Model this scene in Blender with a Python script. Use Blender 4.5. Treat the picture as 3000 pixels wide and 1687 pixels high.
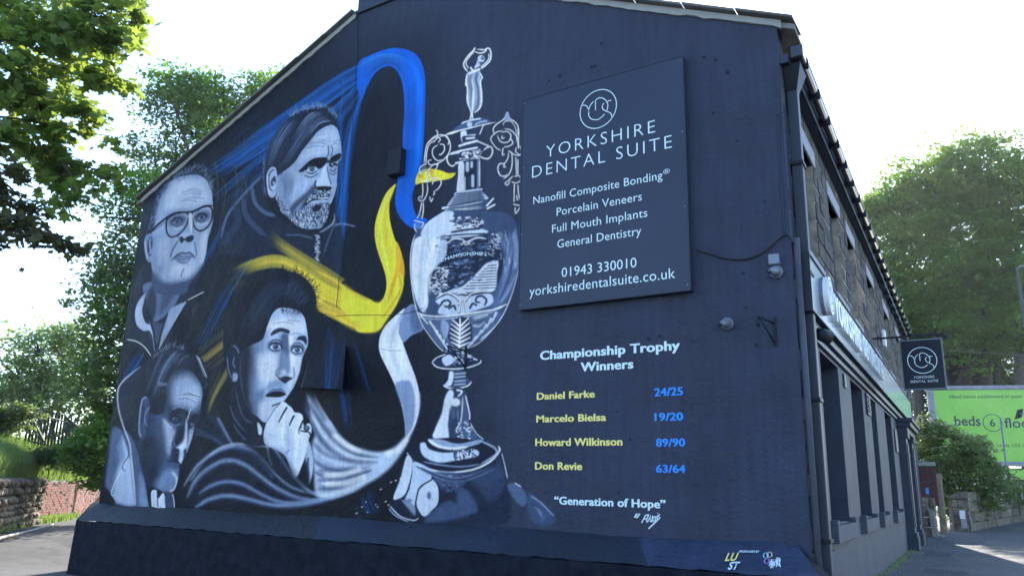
import bpy, bmesh, math, random
import numpy as np
from mathutils import Vector, Matrix
for o in list(bpy.data.objects): bpy.data.objects.remove(o)
S=bpy.context.scene; COL=S.collection; PI=math.pi
# ------------------------------------------------------------------ camera, world, sun, exposure
YAW,PITCH,ROLL=(math.radians(a) for a in (-32.8265,14.1531,1.3948)); FPX=2279.234
fw=np.array([math.sin(YAW)*math.cos(PITCH),math.cos(YAW)*math.cos(PITCH),math.sin(PITCH)])
rt=np.cross(fw,[0,0,1.]);rt/=np.linalg.norm(rt);up=np.cross(rt,fw)
rt,up=math.cos(ROLL)*rt+math.sin(ROLL)*up,-math.sin(ROLL)*rt+math.cos(ROLL)*up
RC=np.array([rt,up,-fw])
cam=bpy.data.cameras.new('camera'); camo=bpy.data.objects.new('camera',cam); COL.objects.link(camo)
cam.sensor_width=36; cam.lens=FPX/3000*36; cam.clip_end=3000; cam.clip_start=.05
m4=Matrix.Identity(4)
for i in range(3):
    for j in range(3): m4[i][j]=RC[j][i]
camo.matrix_world=m4; S.camera=camo
SUN_EL=math.radians(30); SUN_AZ=math.radians(-15)      # azimuth from +Y, negative towards -X
W=bpy.data.worlds.new('World'); S.world=W; W.use_nodes=True
nt=W.node_tree; bg=nt.nodes['Background']; sky=nt.nodes.new('ShaderNodeTexSky'); sky.sky_type='NISHITA'
sky.sun_disc=False; sky.sun_elevation=SUN_EL; sky.sun_rotation=SUN_AZ
sky.air_density=1.0; sky.dust_density=.5; sky.ozone_density=3.5
nt.links.new(sky.outputs[0],bg.inputs[0]); bg.inputs[1].default_value=.15
sl=bpy.data.lights.new('sun','SUN'); sl.energy=4.0; sl.angle=math.radians(.5); sl.color=(1,.93,.82)
so=bpy.data.objects.new('sun',sl); COL.objects.link(so)
sd=Vector((math.sin(SUN_AZ)*math.cos(SUN_EL),math.cos(SUN_AZ)*math.cos(SUN_EL),math.sin(SUN_EL)))
so.rotation_euler=sd.to_track_quat('Z','Y').to_euler()
S.view_settings.view_transform='Standard'; S.view_settings.look='None'; S.view_settings.gamma=1; S.view_settings.exposure=2.03
S.view_settings.use_curve_mapping=False
S.render.engine='CYCLES'
GZ=-1.5
# ------------------------------------------------------------------ surveying helpers: where things in the photo stand
def ray(x,y): return RC.T@np.array([(x-1500)/FPX,(843.5-y)/FPX,-1.])
PHI=math.radians(-2.59128); D2=np.array([math.sin(PHI),math.cos(PHI),0.]); N2=np.array([math.cos(PHI),-math.sin(PHI),0.])
GY=10.053; CORN=np.array([-2.19,GY,0.])
def gab(x,y,o=0): r=ray(x,y); return r*((GY-o)/r[1])
def F(s,o,z): v=CORN+D2*s+N2*o; return (v[0],v[1],z)
def front(x,y,o=0):
    r=ray(x,y); v=r*((N2@CORN+o)/(N2@r)); return (v-CORN)@D2,v[2]
def atY(x,y,Y): r=ray(x,y); return Vector(r*(Y/r[1]))
def atD(x,y,d): r=ray(x,y); return Vector(r*(d/math.hypot(r[0],r[1])))
def gz(x,y,z): r=ray(x,y); return Vector(r*(z/r[2]))
# ------------------------------------------------------------------ materials
def mat(name,col,rough=.8,bump=None,var=None,metal=0,spec=.5,rnd=0,transl=None,coat=0,coord='Object'):
    m=bpy.data.materials.new(name); m.use_nodes=True; n=m.node_tree; b=n.nodes['Principled BSDF']; L=n.links
    b.inputs['Base Color'].default_value=(*col,1); b.inputs['Roughness'].default_value=rough; b.inputs['Metallic'].default_value=metal
    b.inputs['Specular IOR Level'].default_value=spec; b.inputs['Coat Weight'].default_value=coat
    tc=n.nodes.new('ShaderNodeTexCoord'); co=tc.outputs[coord]
    cs=None
    def noise(sc,det=5,r=.6,vec=None):
        t=n.nodes.new('ShaderNodeTexNoise'); t.inputs['Scale'].default_value=sc; t.inputs['Detail'].default_value=det; t.inputs['Roughness'].default_value=r
        L.new(vec or co,t.inputs['Vector']); return t
    if var:   # list of (scale, second colour, low, high)
        prev=None
        for k,(sc,c2,lo,hi) in enumerate(var):
            t=noise(sc,6,.65); mr=n.nodes.new('ShaderNodeMapRange'); mr.inputs[1].default_value=lo; mr.inputs[2].default_value=hi; L.new(t.outputs[0],mr.inputs[0])
            mx=n.nodes.new('ShaderNodeMix'); mx.data_type='RGBA'; L.new(mr.outputs[0],mx.inputs[0])
            if prev: L.new(prev,mx.inputs[6])
            else: mx.inputs[6].default_value=(*col,1)
            mx.inputs[7].default_value=(*c2,1); prev=mx.outputs[2]
        cs=prev
    if rnd:
        oi=n.nodes.new('ShaderNodeObjectInfo'); mr=n.nodes.new('ShaderNodeMapRange'); mr.inputs[3].default_value=1-rnd; mr.inputs[4].default_value=1+rnd; L.new(oi.outputs['Random'],mr.inputs[0])
        hs=n.nodes.new('ShaderNodeHueSaturation'); L.new(mr.outputs[0],hs.inputs['Value'])
        if cs: L.new(cs,hs.inputs['Color'])
        else: hs.inputs['Color'].default_value=(*col,1)
        cs=hs.outputs[0]
    if cs: L.new(cs,b.inputs['Base Color'])
    if bump:
        prev=None
        for sc,dist,st in bump:
            t=noise(sc,6,.6); bp=n.nodes.new('ShaderNodeBump'); bp.inputs['Distance'].default_value=dist; bp.inputs['Strength'].default_value=st
            L.new(t.outputs[0],bp.inputs['Height'])
            if prev: L.new(prev,bp.inputs['Normal'])
            prev=bp.outputs[0]
        L.new(prev,b.inputs['Normal'])
    if transl:
        tr=n.nodes.new('ShaderNodeBsdfTranslucent'); tr.inputs[0].default_value=(*transl[0],1); ad=n.nodes.new('ShaderNodeMixShader'); ad.inputs[0].default_value=transl[1]
        L.new(b.outputs[0],ad.inputs[1]); L.new(tr.outputs[0],ad.inputs[2]); L.new(ad.outputs[0],n.nodes['Material Output'].inputs[0])
    return m
def leafmat(name,a,b2,t,tw):   # colour varies from leaf clump to leaf clump
    a=tuple(x*1.35 for x in a); b2=tuple(x*1.3 for x in b2); t=tuple(min(x*1.35,.8) for x in t)
    m=mat(name,a,.5,None,[(.35,b2,.35,.65),(3.,tuple(x*1.5 for x in a),.45,.75)],0,.4,0,(t,tw)); return m
M={}
M['asphalt']=mat('asphalt',(.066,.066,.068),.9,[(8,.01,.5),(60,.012,.8),(200,.006,.7)],[(.35,(.11,.105,.10),.42,.62),(3,(.042,.042,.045),.52,.75),(45,(.10,.095,.09),.55,.75),(160,(.02,.02,.02),.55,.7)])
M['patch']=mat('asphalt_patch',(.03,.03,.032),.85,[(120,.006,.6)],[(80,(.05,.05,.05),.5,.8)])
M['frontpaint']=mat('grey_masonry_paint',(.062,.065,.084),.6,[(4,.02,.5),(40,.006,.6)],[(1.6,(.085,.088,.112),.4,.7),(14,(.035,.038,.052),.5,.85)],0,.12)
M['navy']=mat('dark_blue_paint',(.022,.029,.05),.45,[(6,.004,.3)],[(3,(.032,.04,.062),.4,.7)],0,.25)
M['plinth']=mat('plinth_paint',(.017,.022,.036),.6,[(2.5,.05,.8),(16,.03,.9),(90,.008,.7)],[(.5,(.022,.032,.058),.45,.6),(22,(.012,.015,.024),.52,.8)],0,.3)
M['plinthgrey']=mat('plinth_black_paint',(.016,.019,.026),.6,[(2.5,.05,.9),(14,.035,1.),(90,.01,.8)],[(12,(.035,.04,.05),.5,.75)],0,.35)
M['plinthblue']=mat('plinth_fresh_blue_paint',(.026,.037,.072),.5,[(2.5,.04,.8),(16,.03,.9),(90,.008,.7)],[(3,(.036,.05,.095),.45,.6),(22,(.016,.022,.04),.55,.8)],0,.3)
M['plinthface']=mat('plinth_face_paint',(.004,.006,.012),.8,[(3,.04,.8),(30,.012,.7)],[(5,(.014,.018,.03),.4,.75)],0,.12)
M['slab']=mat('roof_stone',(.10,.095,.09),.85,[(8,.02,.6),(60,.006,.5)],[(3,(.16,.15,.14),.4,.7)],rnd=.2)
M['mortar']=mat('pale_mortar',(.30,.29,.27),.9,[(20,.02,.7)],[(8,(.28,.26,.23),.4,.7)])
M['stone']=mat('sooty_gritstone',(.035,.030,.028),.85,[(9,.02,.7),(60,.008,.7)],[(5,(.07,.05,.038),.42,.7),(30,(.018,.016,.016),.5,.8)],rnd=.6)
M['brownstone']=mat('brown_gritstone',(.16,.105,.062),.85,[(9,.02,.7),(60,.008,.7)],[(6,(.09,.06,.042),.42,.7)],rnd=.3)
M['joint']=mat('stone_joint',(.34,.29,.22),.9,[(20,.01,.6)],[(6,(.13,.11,.09),.4,.7)])
M['lintel']=mat('painted_lintel',(.30,.29,.33),.7,[(20,.006,.5)],[(5,(.2,.19,.21),.4,.7)])
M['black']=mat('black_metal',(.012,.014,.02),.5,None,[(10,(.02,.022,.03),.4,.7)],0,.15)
M['cable']=mat('black_cable',(.012,.012,.015),.5)
M['pipe']=mat('black_plastic_pipe',(.025,.03,.045),.5,[(3,.002,.3)],[(5,(.03,.035,.048),.5,.8)],0,.25)
M['gutter']=mat('gutter_plastic',(.02,.023,.03),.18,None,[(5,(.03,.034,.04),.5,.8)])
M['hangface']=mat('hanging_sign_panel',(.009,.012,.022),.3,[(1.2,.004,.2)],[(2,(.013,.017,.03),.4,.7)],0,.1)
M['silver']=mat('satin_fascia',(.42,.46,.48),.16,[(1.5,.01,.15)],[(1.5,(.36,.41,.43),.4,.7)],0,.7)
M['white']=mat('white_acrylic',(.72,.74,.76),.3,None,[(6,(.66,.68,.7),.4,.7)])
M['signface']=mat('sign_panel',(.030,.037,.062),.34,[(1.2,.006,.25)],[(1,(.036,.044,.072),.4,.7),(40,(.026,.032,.055),.5,.8)],0,.2)
M['frame']=mat('window_frame',(.075,.088,.125),.35,None,[(8,(.095,.108,.15),.4,.7)])
M['glass']=mat('window_glass',(.012,.016,.02),.03,[(1.5,.004,.1)],[(1.5,(.02,.026,.03),.4,.7)],0,.8)
M['ltext']=mat('pale_lettering',(.66,.76,.78),.5,None,[(30,(.6,.7,.72),.4,.7)])
M['ytext']=mat('yellow_lettering',(.93,.74,.20),.6,None,[(30,(.72,.62,.2),.4,.7)])
M['btext']=mat('blue_lettering',(.02,.25,.75),.6,None,[(30,(.02,.2,.62),.4,.7)])
M['grey']=mat('grey_plastic',(.16,.18,.22),.4,None,[(12,(.12,.13,.17),.4,.7)])
M['rubble']=mat('rubble_stone',(.12,.095,.068),.9,[(7,.04,.8),(40,.01,.7)],[(4,(.26,.21,.15),.4,.7),(14,(.06,.05,.042),.5,.8)],rnd=.35)
M['brick']=mat('old_red_brick',(.20,.075,.055),.9,[(30,.01,.7)],[(1.3,(.10,.06,.055),.4,.65),(9,(.28,.13,.1),.5,.8)])
M['soil']=mat('dark_soil',(.035,.03,.022),.95,[(5,.05,.8)],[(3,(.05,.055,.025),.4,.7)])
M['bark']=mat('bark',(.085,.07,.055),.9,[(6,.05,.9),(30,.01,.7)],[(5,(.04,.035,.03),.4,.7)])
M['grass']=mat('long_grass',(.12,.19,.06),.6,None,[(.8,(.20,.24,.10),.4,.65),(6,(.07,.12,.04),.5,.8)],0,.3,0,((.28,.42,.09),.42))
M['leafA']=leafmat('maple_leaf',(.045,.075,.018),(.075,.105,.025),(.27,.36,.05),.42)
M['leafB']=leafmat('dark_leaf',(.045,.065,.032),(.065,.088,.036),(.15,.22,.05),.4)
M['leafC']=leafmat('pale_leaf',(.10,.14,.06),(.13,.17,.07),(.25,.34,.08),.45)
M['leafD']=leafmat('lime_leaf',(.030,.068,.018),(.06,.105,.022),(.20,.36,.03),.4)
M['leafE']=leafmat('copper_leaf',(.04,.042,.022),(.06,.055,.022),(.15,.14,.04),.4)
M['leafS']=leafmat('shrub_leaf',(.055,.085,.03),(.12,.15,.05),(.22,.28,.06),.35)
M['flower']=mat('cream_blossom',(.62,.6,.45),.8,None,[(9,(.5,.5,.35),.4,.7)])
M['rust']=mat('dark_fence_steel',(.04,.045,.042),.6,None,[(9,(.07,.06,.05),.4,.7)])
M['green']=mat('billboard_green',(.20,.50,.03),.3,[(1.2,.05,.25)],[(.7,(.26,.56,.05),.4,.7),(3,(.16,.45,.03),.55,.75)])
M['bbtext']=mat('billboard_text',(.035,.04,.05),.5,None,[(9,(.05,.05,.06),.4,.7)])
M['maroon']=mat('maroon_boards',(.07,.018,.02),.7,[(14,.01,.5)],[(6,(.1,.03,.03),.4,.7)])
M['bluep']=mat('blue_notice',(.08,.25,.7),.6,None,[(20,(.4,.5,.7),.6,.8)])
M['kiosk']=mat('dark_green_steel',(.012,.028,.028),.35,None,[(5,(.02,.04,.04),.4,.7)])
M['wooden']=mat('weathered_post',(.2,.19,.17),.8,[(20,.01,.6)],[(6,(.14,.13,.12),.4,.7)])
M['red']=mat('red_paint',(.4,.04,.03),.5,None,[(9,(.3,.03,.03),.4,.7)])
M['orange']=mat('hex_orange',(.75,.55,.3),.6,None,[(30,(.7,.5,.3),.4,.7)]); M['cyan']=mat('hex_cyan',(.25,.6,.75),.6,None,[(30,(.2,.5,.7),.4,.7)]); M['mauve']=mat('hex_mauve',(.5,.25,.6),.6,None,[(30,(.5,.2,.5),.4,.7)])
# ------------------------------------------------------------------ mesh helpers
def obj(name,verts,faces,m,parent=None,smooth=False):
    me=bpy.data.meshes.new(name); me.from_pydata([tuple(v) for v in verts],[],faces); me.update()
    if smooth: me.polygons.foreach_set('use_smooth',[True]*len(me.polygons))
    o=bpy.data.objects.new(name,me); COL.objects.link(o)
    if m: me.materials.append(M[m] if isinstance(m,str) else m)
    if parent:
        o.parent=parent; o.matrix_parent_inverse=Matrix.Translation(-base_of(parent))
    return o
def base_of(p):
    return Vector((0,0,0)) if p.parent else Vector(p.location)   # parts sit in world coordinates
class B:
    def __init__(s): s.v=[];s.f=[]
    def box8(s,p):   # p: 8 corners bottom 4 (ccw), top 4
        k=len(s.v); s.v+= [tuple(q) for q in p]
        for f in ((3,2,1,0),(4,5,6,7),(0,1,5,4),(1,2,6,5),(2,3,7,6),(3,0,4,7)): s.f.append(tuple(k+i for i in f))
        return s
    def box(s,x0,x1,y0,y1,z0,z1): return s.box8([(x0,y0,z0),(x1,y0,z0),(x1,y1,z0),(x0,y1,z0),(x0,y0,z1),(x1,y0,z1),(x1,y1,z1),(x0,y1,z1)])
    def fbox(s,s0,s1,o0,o1,z0,z1):  # box in the street front's own frame
        return s.box8([F(s0,o1,z0),F(s0,o0,z0),F(s1,o0,z0),F(s1,o1,z0),F(s0,o1,z1),F(s0,o0,z1),F(s1,o0,z1),F(s1,o1,z1)][::1])
    def tube(s,pts,r,n=8,r1=None,cap=True):
        pts=[Vector(p) for p in pts]; k0=len(s.v); L=len(pts)
        for i,p in enumerate(pts):
            d=(pts[min(i+1,L-1)]-pts[max(i-1,0)]).normalized(); a=Vector((0,0,1)) if abs(d.z)<.9 else Vector((1,0,0))
            u=d.cross(a).normalized(); w=d.cross(u); rr=r if r1 is None else r+(r1-r)*i/(L-1)
            for j in range(n): t=2*PI*j/n; s.v.append(tuple(p+u*math.cos(t)*rr+w*math.sin(t)*rr))
        for i in range(L-1):
            for j in range(n): a=k0+i*n+j;b=k0+i*n+(j+1)%n; s.f.append((a,b,b+n,a+n))
        if cap: s.f.append(tuple(k0+j for j in range(n))[::-1]); s.f.append(tuple(k0+(L-1)*n+j for j in range(n)))
        return s
    def poly(s,pts): k=len(s.v); s.v+=[tuple(p) for p in pts]; s.f.append(tuple(range(k,k+len(pts)))); return s
    def prism(s,pts,off):  # polygon extruded by vector off
        n=len(pts);k=len(s.v);off=Vector(off); s.v+=[tuple(p) for p in pts]+[tuple(Vector(p)+off) for p in pts]
        s.f.append(tuple(range(k,k+n))[::-1]); s.f.append(tuple(range(k+n,k+2*n)))
        for i in range(n): j=(i+1)%n; s.f.append((k+i,k+j,k+n+j,k+n+i))
        return s
    def done(s,name,m,parent=None,smooth=False,bevel=0):
        o=obj(name,s.v,s.f,m,parent,smooth)
        me=o.data; bm=bmesh.new(); bm.from_mesh(me)
        if bevel: bmesh.ops.bevel(bm,geom=[e for e in bm.edges],offset=bevel,segments=1,affect='EDGES',clamp_overlap=True)
        bmesh.ops.recalc_face_normals(bm,faces=bm.faces); bm.to_mesh(me); bm.free(); return o
def thing(name,label,cat,loc=(0,0,0),group=None):
    o=bpy.data.objects.new(name,None); COL.objects.link(o); o.location=loc; o['label']=label; o['category']=cat
    if group: o['group']=group
    return o
def tag(o,label,cat,group=None,kind=None):
    if label: o['label']=label; o['category']=cat
    if group: o['group']=group
    if kind: o['kind']=kind
    return o
def struct(o): o['kind']='structure'; return o
def stuff(o): o['kind']='stuff'; return o
# lettering: built-in font, converted to a mesh and fitted onto a plane given by origin, across and up vectors (metres)
_cap=[]
def textmesh(txt,off=0,ext=0,space=1):
    c=bpy.data.curves.new('t','FONT'); c.body=txt; c.size=1; c.offset=off; c.extrude=ext; c.space_character=space; c.resolution_u=3
    o=bpy.data.objects.new('t',c); COL.objects.link(o); dg=bpy.context.evaluated_depsgraph_get()
    me=bpy.data.meshes.new_from_object(o.evaluated_get(dg)); bpy.data.objects.remove(o); return me
def text(txt,P0,P1,UP,cap,m,parent,name='lettering',off=0,ext=0,space=1,arc=0,bold=0):
    me=textmesh(txt,off,ext,space)
    if bold:   # heavy painted strokes: three coats a hair apart
        bm=bmesh.new(); bm.from_mesh(me); g=bm.verts[:]+bm.edges[:]+bm.faces[:]
        for k,dx in enumerate((-bold,bold)):
            r=bmesh.ops.duplicate(bm,geom=g); bmesh.ops.translate(bm,verts=[e for e in r['geom'] if isinstance(e,bmesh.types.BMVert)],vec=(dx,0,.0012*(k+1)/max(cap,.01)*.5))
        bm.to_mesh(me); bm.free()
    if not _cap: h=textmesh('H'); _cap.append(max(v.co.y for v in h.vertices))
    n=len(me.vertices); a=np.empty(n*3,np.float32); me.vertices.foreach_get('co',a); a=a.reshape(-1,3)
    x0,x1=a[:,0].min(),a[:,0].max(); P0,P1,UP=Vector(P0),Vector(P1),Vector(UP).normalized()
    X=P1-P0; u=(a[:,0]-x0)/(x1-x0); v=a[:,1]/_cap[0]*cap; N=X.normalized().cross(UP).normalized()
    if arc: v=v+arc*(1-(2*u-1)**2)
    w=a[:,2]*(cap/_cap[0] if bold else 1)
    co=np.array(P0)[None]+u[:,None]*np.array(X)[None]+v[:,None]*np.array(UP)[None]+w[:,None]*np.array(N)[None]
    me.vertices.foreach_set('co',co.astype(np.float32).ravel()); me.materials.clear(); me.materials.append(M[m]); me.update()
    iv=sorted((min(a[v,0] for v in p.vertices),max(a[v,0] for v in p.vertices),p.index) for p in me.polygons); groups=[];xm=-9
    for lo,hi,k in iv:
        if lo-xm>.2: groups.append([])
        groups[-1].append(k); xm=max(xm,hi)
    for g in groups:
        w_=me
        if len(groups)>1:
            w_=me.copy(); bm=bmesh.new(); bm.from_mesh(w_); bm.faces.ensure_lookup_table(); gs=set(g)
            bmesh.ops.delete(bm,geom=[f for f in bm.faces if f.index not in gs],context='FACES'); bm.to_mesh(w_); bm.free()
        o=bpy.data.objects.new(name,w_); COL.objects.link(o); w_.name=name
        if parent: o.parent=parent; o.matrix_parent_inverse=Matrix.Translation(-base_of(parent))
    return o
def ribbon(b,pts,w,N,closed=False):  # flat painted line of width w on a surface with normal N
    pts=[Vector(p) for p in pts]; n=len(pts);k=len(b.v)
    for i in range(n):
        d=((pts[(i+1)%n] if closed or i<n-1 else pts[i])-(pts[i-1] if closed or i>0 else pts[i])).normalized(); q=d.cross(N).normalized()*w/2
        b.v+=[tuple(pts[i]+q),tuple(pts[i]-q)]
    for i in range(n if closed else n-1): a=k+2*i;c=k+2*((i+1)%n); b.f.append((a,a+1,c+1,c))
def smoothc(p,closed=False,n=5): return [tuple(q) for q in cr(np.array(p,float),closed,n)]
LOGO=[([(math.cos(t*PI/18),math.sin(t*PI/18)) for t in range(36)],True),
 ([(-.86,.4),(-.66,.34),(-.53,.1),(-.5,-.16)],False),([(-.26,.46),(-.46,.24),(-.53,-.08),(-.46,-.34),(-.26,-.5),(.04,-.55),(.36,-.36)],False),
 ([(-.14,-.04),(-.14,.5)],False),([(-.14,.5),(.08,.57),(.34,.44),(.52,.18),(.52,-.08),(.44,-.26)],False),
 ([(.72,.26),(.58,.28),(.46,.2)],False),([(.32,.24),(.23,.06),(.3,-.12),(.5,-.26),(.7,-.42),(.76,-.66)],False)]
def logo(C,X,Y,m,parent,w=.05,thick=0):
    b=B(); C,X,Y=Vector(C),Vector(X),Vector(Y); N=X.cross(Y).normalized(); s=X.length
    for pts,cl in LOGO:
        q=[C+X*p[0]+Y*p[1] for p in (pts if len(pts)<3 or cl else smoothc(pts))]; ribbon(b,q,w*s*2,N,cl)
    return b.done('logo',m,parent)
WALLC=(40,53,84)
# ------------------------------------------------------------------ mural paint (flat print on the gable wall)
import numpy as np, random
CS=0.72; CX0,CY0,CX1,CY1=230,0,1690,1620
CW,CH=int((CX1-CX0)*CS),int((CY1-CY0)*CS)
CAN=np.zeros((CH,CW,3),np.float32)
FR={'N':(0,0,1.),'W':(0,0,1.1646),'A':(300,250,.41408),'B':(250,850,.48309),'C':(1100,50,.6557),'D':(1100,900,.48309),
'E':(400,450,.27605),'F':(680,290,.28295),'G':(630,780,.3589),'H':(290,980,.35889),'I':(1180,120,.20702),'J':(1180,400,.20702),'K':(1180,650,.31061),'L':(700,1150,.27599)}
cur=['N']
def fr(k): cur[0]=k
def P(pts):
    ox,oy,k=FR[cur[0]]; a=np.array(pts,float)*k
    a[:,0]+=ox-CX0; a[:,1]+=oy-CY0
    return a*CS
def cr(p,closed,n=6):
    N=len(p)
    if N<3: return p
    out=[]
    for i in range(N if closed else N-1):
        p1=p[i];p2=p[(i+1)%N]
        p0=p[(i-1)%N] if closed or i>0 else p1
        p3=p[(i+2)%N] if closed or i+2<N else p2
        t=np.linspace(0,1,n,endpoint=False)[:,None]
        out.append(.5*((2*p1)+(-p0+p2)*t+(2*p0-5*p1+4*p2-p3)*t*t+(-p0+3*p1-3*p2+p3)*t**3))
    out=np.concatenate(out)
    if not closed: out=np.vstack([out,p[-1]])
    return out
RAMP=np.array([(6,10,24),(24,37,70),(56,80,128),(102,134,192),(148,182,236),(188,214,252),(220,236,255)],float)
def mono(v):
    v=min(max(v,0),1)*6;i=min(int(v),5);return RAMP[i]*(1-v+i)+RAMP[i+1]*(v-i)
def C(c): return np.array(mono(c) if isinstance(c,(int,float)) else c,np.float32)
def blend(m,x0,y0,col,a,clip):
    h,w=m.shape
    if clip is not None: m=m*clip[y0:y0+h,x0:x0+w]
    m=(m*a)[:,:,None]
    s=CAN[y0:y0+h,x0:x0+w]; s+= (C(col)-s)*m
def segd(px,py,a,b):
    d=b-a;L=d@d
    t=np.clip(((px-a[0])*d[0]+(py-a[1])*d[1])/(L+1e-9),0,1)
    return np.hypot(px-a[0]-t*d[0],py-a[1]-t*d[1]),t
def cover(q,soft):
    s=max(soft*CS,1.0)
    x0=max(int(q[:,0].min()-s)-1,0);x1=min(int(q[:,0].max()+s)+2,CW)
    y0=max(int(q[:,1].min()-s)-1,0);y1=min(int(q[:,1].max()+s)+2,CH)
    if x1<=x0 or y1<=y0: return None,0,0
    w,h=x1-x0,y1-y0
    ins=np.zeros((h,w),bool);D=np.full((h,w),1e3,np.float32)
    gx=np.arange(x0,x1)+.5
    for i in range(len(q)):
        a=q[i];b=q[(i+1)%len(q)]
        lo,hi=(a,b) if a[1]<b[1] else (b,a)
        r0=max(int(np.ceil(lo[1]-.5)),y0);r1=min(int(np.ceil(hi[1]-.5)),y1)
        if r1>r0:
            yy=np.arange(r0,r1)+.5
            xx=lo[0]+(yy-lo[1])*(hi[0]-lo[0])/(hi[1]-lo[1])
            ins[r0-y0:r1-y0]^=gx[None,:]>xx[:,None]
        bx0=max(int(min(a[0],b[0])-s)-1,x0);bx1=min(int(max(a[0],b[0])+s)+2,x1)
        by0=max(int(min(a[1],b[1])-s)-1,y0);by1=min(int(max(a[1],b[1])+s)+2,y1)
        if bx1>bx0 and by1>by0:
            px,py=np.meshgrid(np.arange(bx0,bx1)+.5,np.arange(by0,by1)+.5)
            d,_=segd(px,py,a,b)
            v=D[by0-y0:by1-y0,bx0-x0:bx1-x0];np.minimum(v,d,out=v)
    t=np.clip(np.where(ins,D,-D)/s+.5,0,1)
    return t*t*(3-2*t),x0,y0
def fill(pts,col,soft=1.5,a=1,clip=None,sm=True):
    q=P(pts)
    if sm: q=cr(q,True)
    m,x0,y0=cover(q,soft)
    if m is None: return None
    blend(m,x0,y0,col,a,clip)
def mask(pts,soft=1.5,sm=True):
    q=P(pts)
    if sm: q=cr(q,True)
    m,x0,y0=cover(q,soft);M=np.zeros((CH,CW),np.float32);M[y0:y0+m.shape[0],x0:x0+m.shape[1]]=m
    return M
def raw(q,w,col,soft,a,clip,w1,fade=None):
    q=np.asarray(q);s=max(soft*CS,1.0);n=len(q)
    ww=np.linspace(w,w if w1 is None else w1,n)*CS/2
    if n>5: u=np.linspace(0,1,n); ww=ww*np.clip(np.minimum(u,1-u)*7+.3,0,1)
    R=ww.max()+s+1
    x0=max(int(q[:,0].min()-R),0);x1=min(int(q[:,0].max()+R)+1,CW)
    y0=max(int(q[:,1].min()-R),0);y1=min(int(q[:,1].max()+R)+1,CH)
    if x1<=x0 or y1<=y0: return
    M=np.zeros((y1-y0,x1-x0),np.float32)
    for i in range(n-1):
        p,b=q[i],q[i+1]
        bx0=max(int(min(p[0],b[0])-R),x0);bx1=min(int(max(p[0],b[0])+R)+1,x1)
        by0=max(int(min(p[1],b[1])-R),y0);by1=min(int(max(p[1],b[1])+R)+1,y1)
        if bx1<=bx0 or by1<=by0: continue
        px,py=np.meshgrid(np.arange(bx0,bx1)+.5,np.arange(by0,by1)+.5)
        d,t=segd(px,py,p,b)
        r=ww[i]+(ww[i+1]-ww[i])*t
        m=np.clip((r-d)/s+.5,0,1)
        if fade: m=m*np.clip(fade[0]+(fade[1]-fade[0])*(i+t)/(n-1),0,1)
        if ww[i]<.5: m=m*min(1,(ww[i]+.25)*1.6)
        v=M[by0-y0:by1-y0,bx0-x0:bx1-x0];np.maximum(v,m,out=v)
    blend(M*M*(3-2*M),x0,y0,col,a,clip)
def line(pts,w,col,soft=1.5,a=1,clip=None,w1=None,sm=True,fade=None):
    q=P(pts)
    if cur[0] in 'EFGH' and w<8: w*=.76
    if sm: q=cr(q,False,5)
    raw(q,w,col,soft,a,clip,w1,fade)
def resamp(q,m):
    d=np.r_[0,np.cumsum(np.hypot(*np.diff(q,axis=0).T))];t=np.linspace(0,d[-1],m)
    return np.stack([np.interp(t,d,q[:,0]),np.interp(t,d,q[:,1])],1)
rg=random.Random(7)
def sheaf(A,B,n,cols,w=3,soft=3,a=.5,clip=None,part=.55,jit=0,m=14,w1=None,fade=None):
    A=resamp(cr(P(A),False,6),m);B=resamp(cr(P(B),False,6),m)
    for i in range(n):
        t=rg.random();q=A+(B-A)*t
        L=part+(1-part)*rg.random();s=rg.random()*(1-L);k0=int(s*m);k1=max(k0+3,int((s+L)*m))
        q=q[k0:k1]; fd=None if fade is None else (fade[0]+(fade[1]-fade[0])*k0/(m-1),fade[0]+(fade[1]-fade[0])*(min(k1,m)-1)/(m-1))
        if jit: q=q+np.array([rg.uniform(-jit,jit),rg.uniform(-jit,jit)])*CS
        k=t*(len(cols)-1);j=min(int(k),len(cols)-2);f=k-j
        c=C(cols[j])*(1-f)+C(cols[j+1])*f
        c=np.clip(c*rg.uniform(.8,1.2),0,255)
        raw(q,w*rg.uniform(.6,1.3),tuple(c),soft,a*rg.uniform(.5,1),clip,w1,fd)
def tufts(path,n,L,ang,spread,col,w=1.6,a=.8,off=6,clip=None,curl=.3):
    q=resamp(cr(P(path),False,6),80)
    for i in range(n):
        p=q[rg.randrange(80)]+np.array([rg.gauss(0,off),rg.gauss(0,off)])*CS*.45
        t=math.radians(ang+rg.uniform(-spread,spread));l=L*.42*rg.uniform(.5,1.2)*CS;k=rg.uniform(-curl,curl)
        pts=[p]
        for s in range(3): pts.append(pts[-1]+np.array([math.cos(t+k*s),-math.sin(t+k*s)])*l/3)
        raw(np.array(pts),w,C(col)*rg.uniform(.8,1.1),1,a*rg.uniform(.5,1),clip,.5)
def ell(cx,cy,rx,ry,col,soft=2,a=1,rot=0,clip=None):
    t=[math.radians(k*30) for k in range(12)];c,s=math.cos(math.radians(rot)),math.sin(math.radians(rot))
    fill([(cx+rx*math.cos(u)*c-ry*math.sin(u)*s,cy+rx*math.cos(u)*s+ry*math.sin(u)*c) for u in t],col,soft,a,clip)
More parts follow.
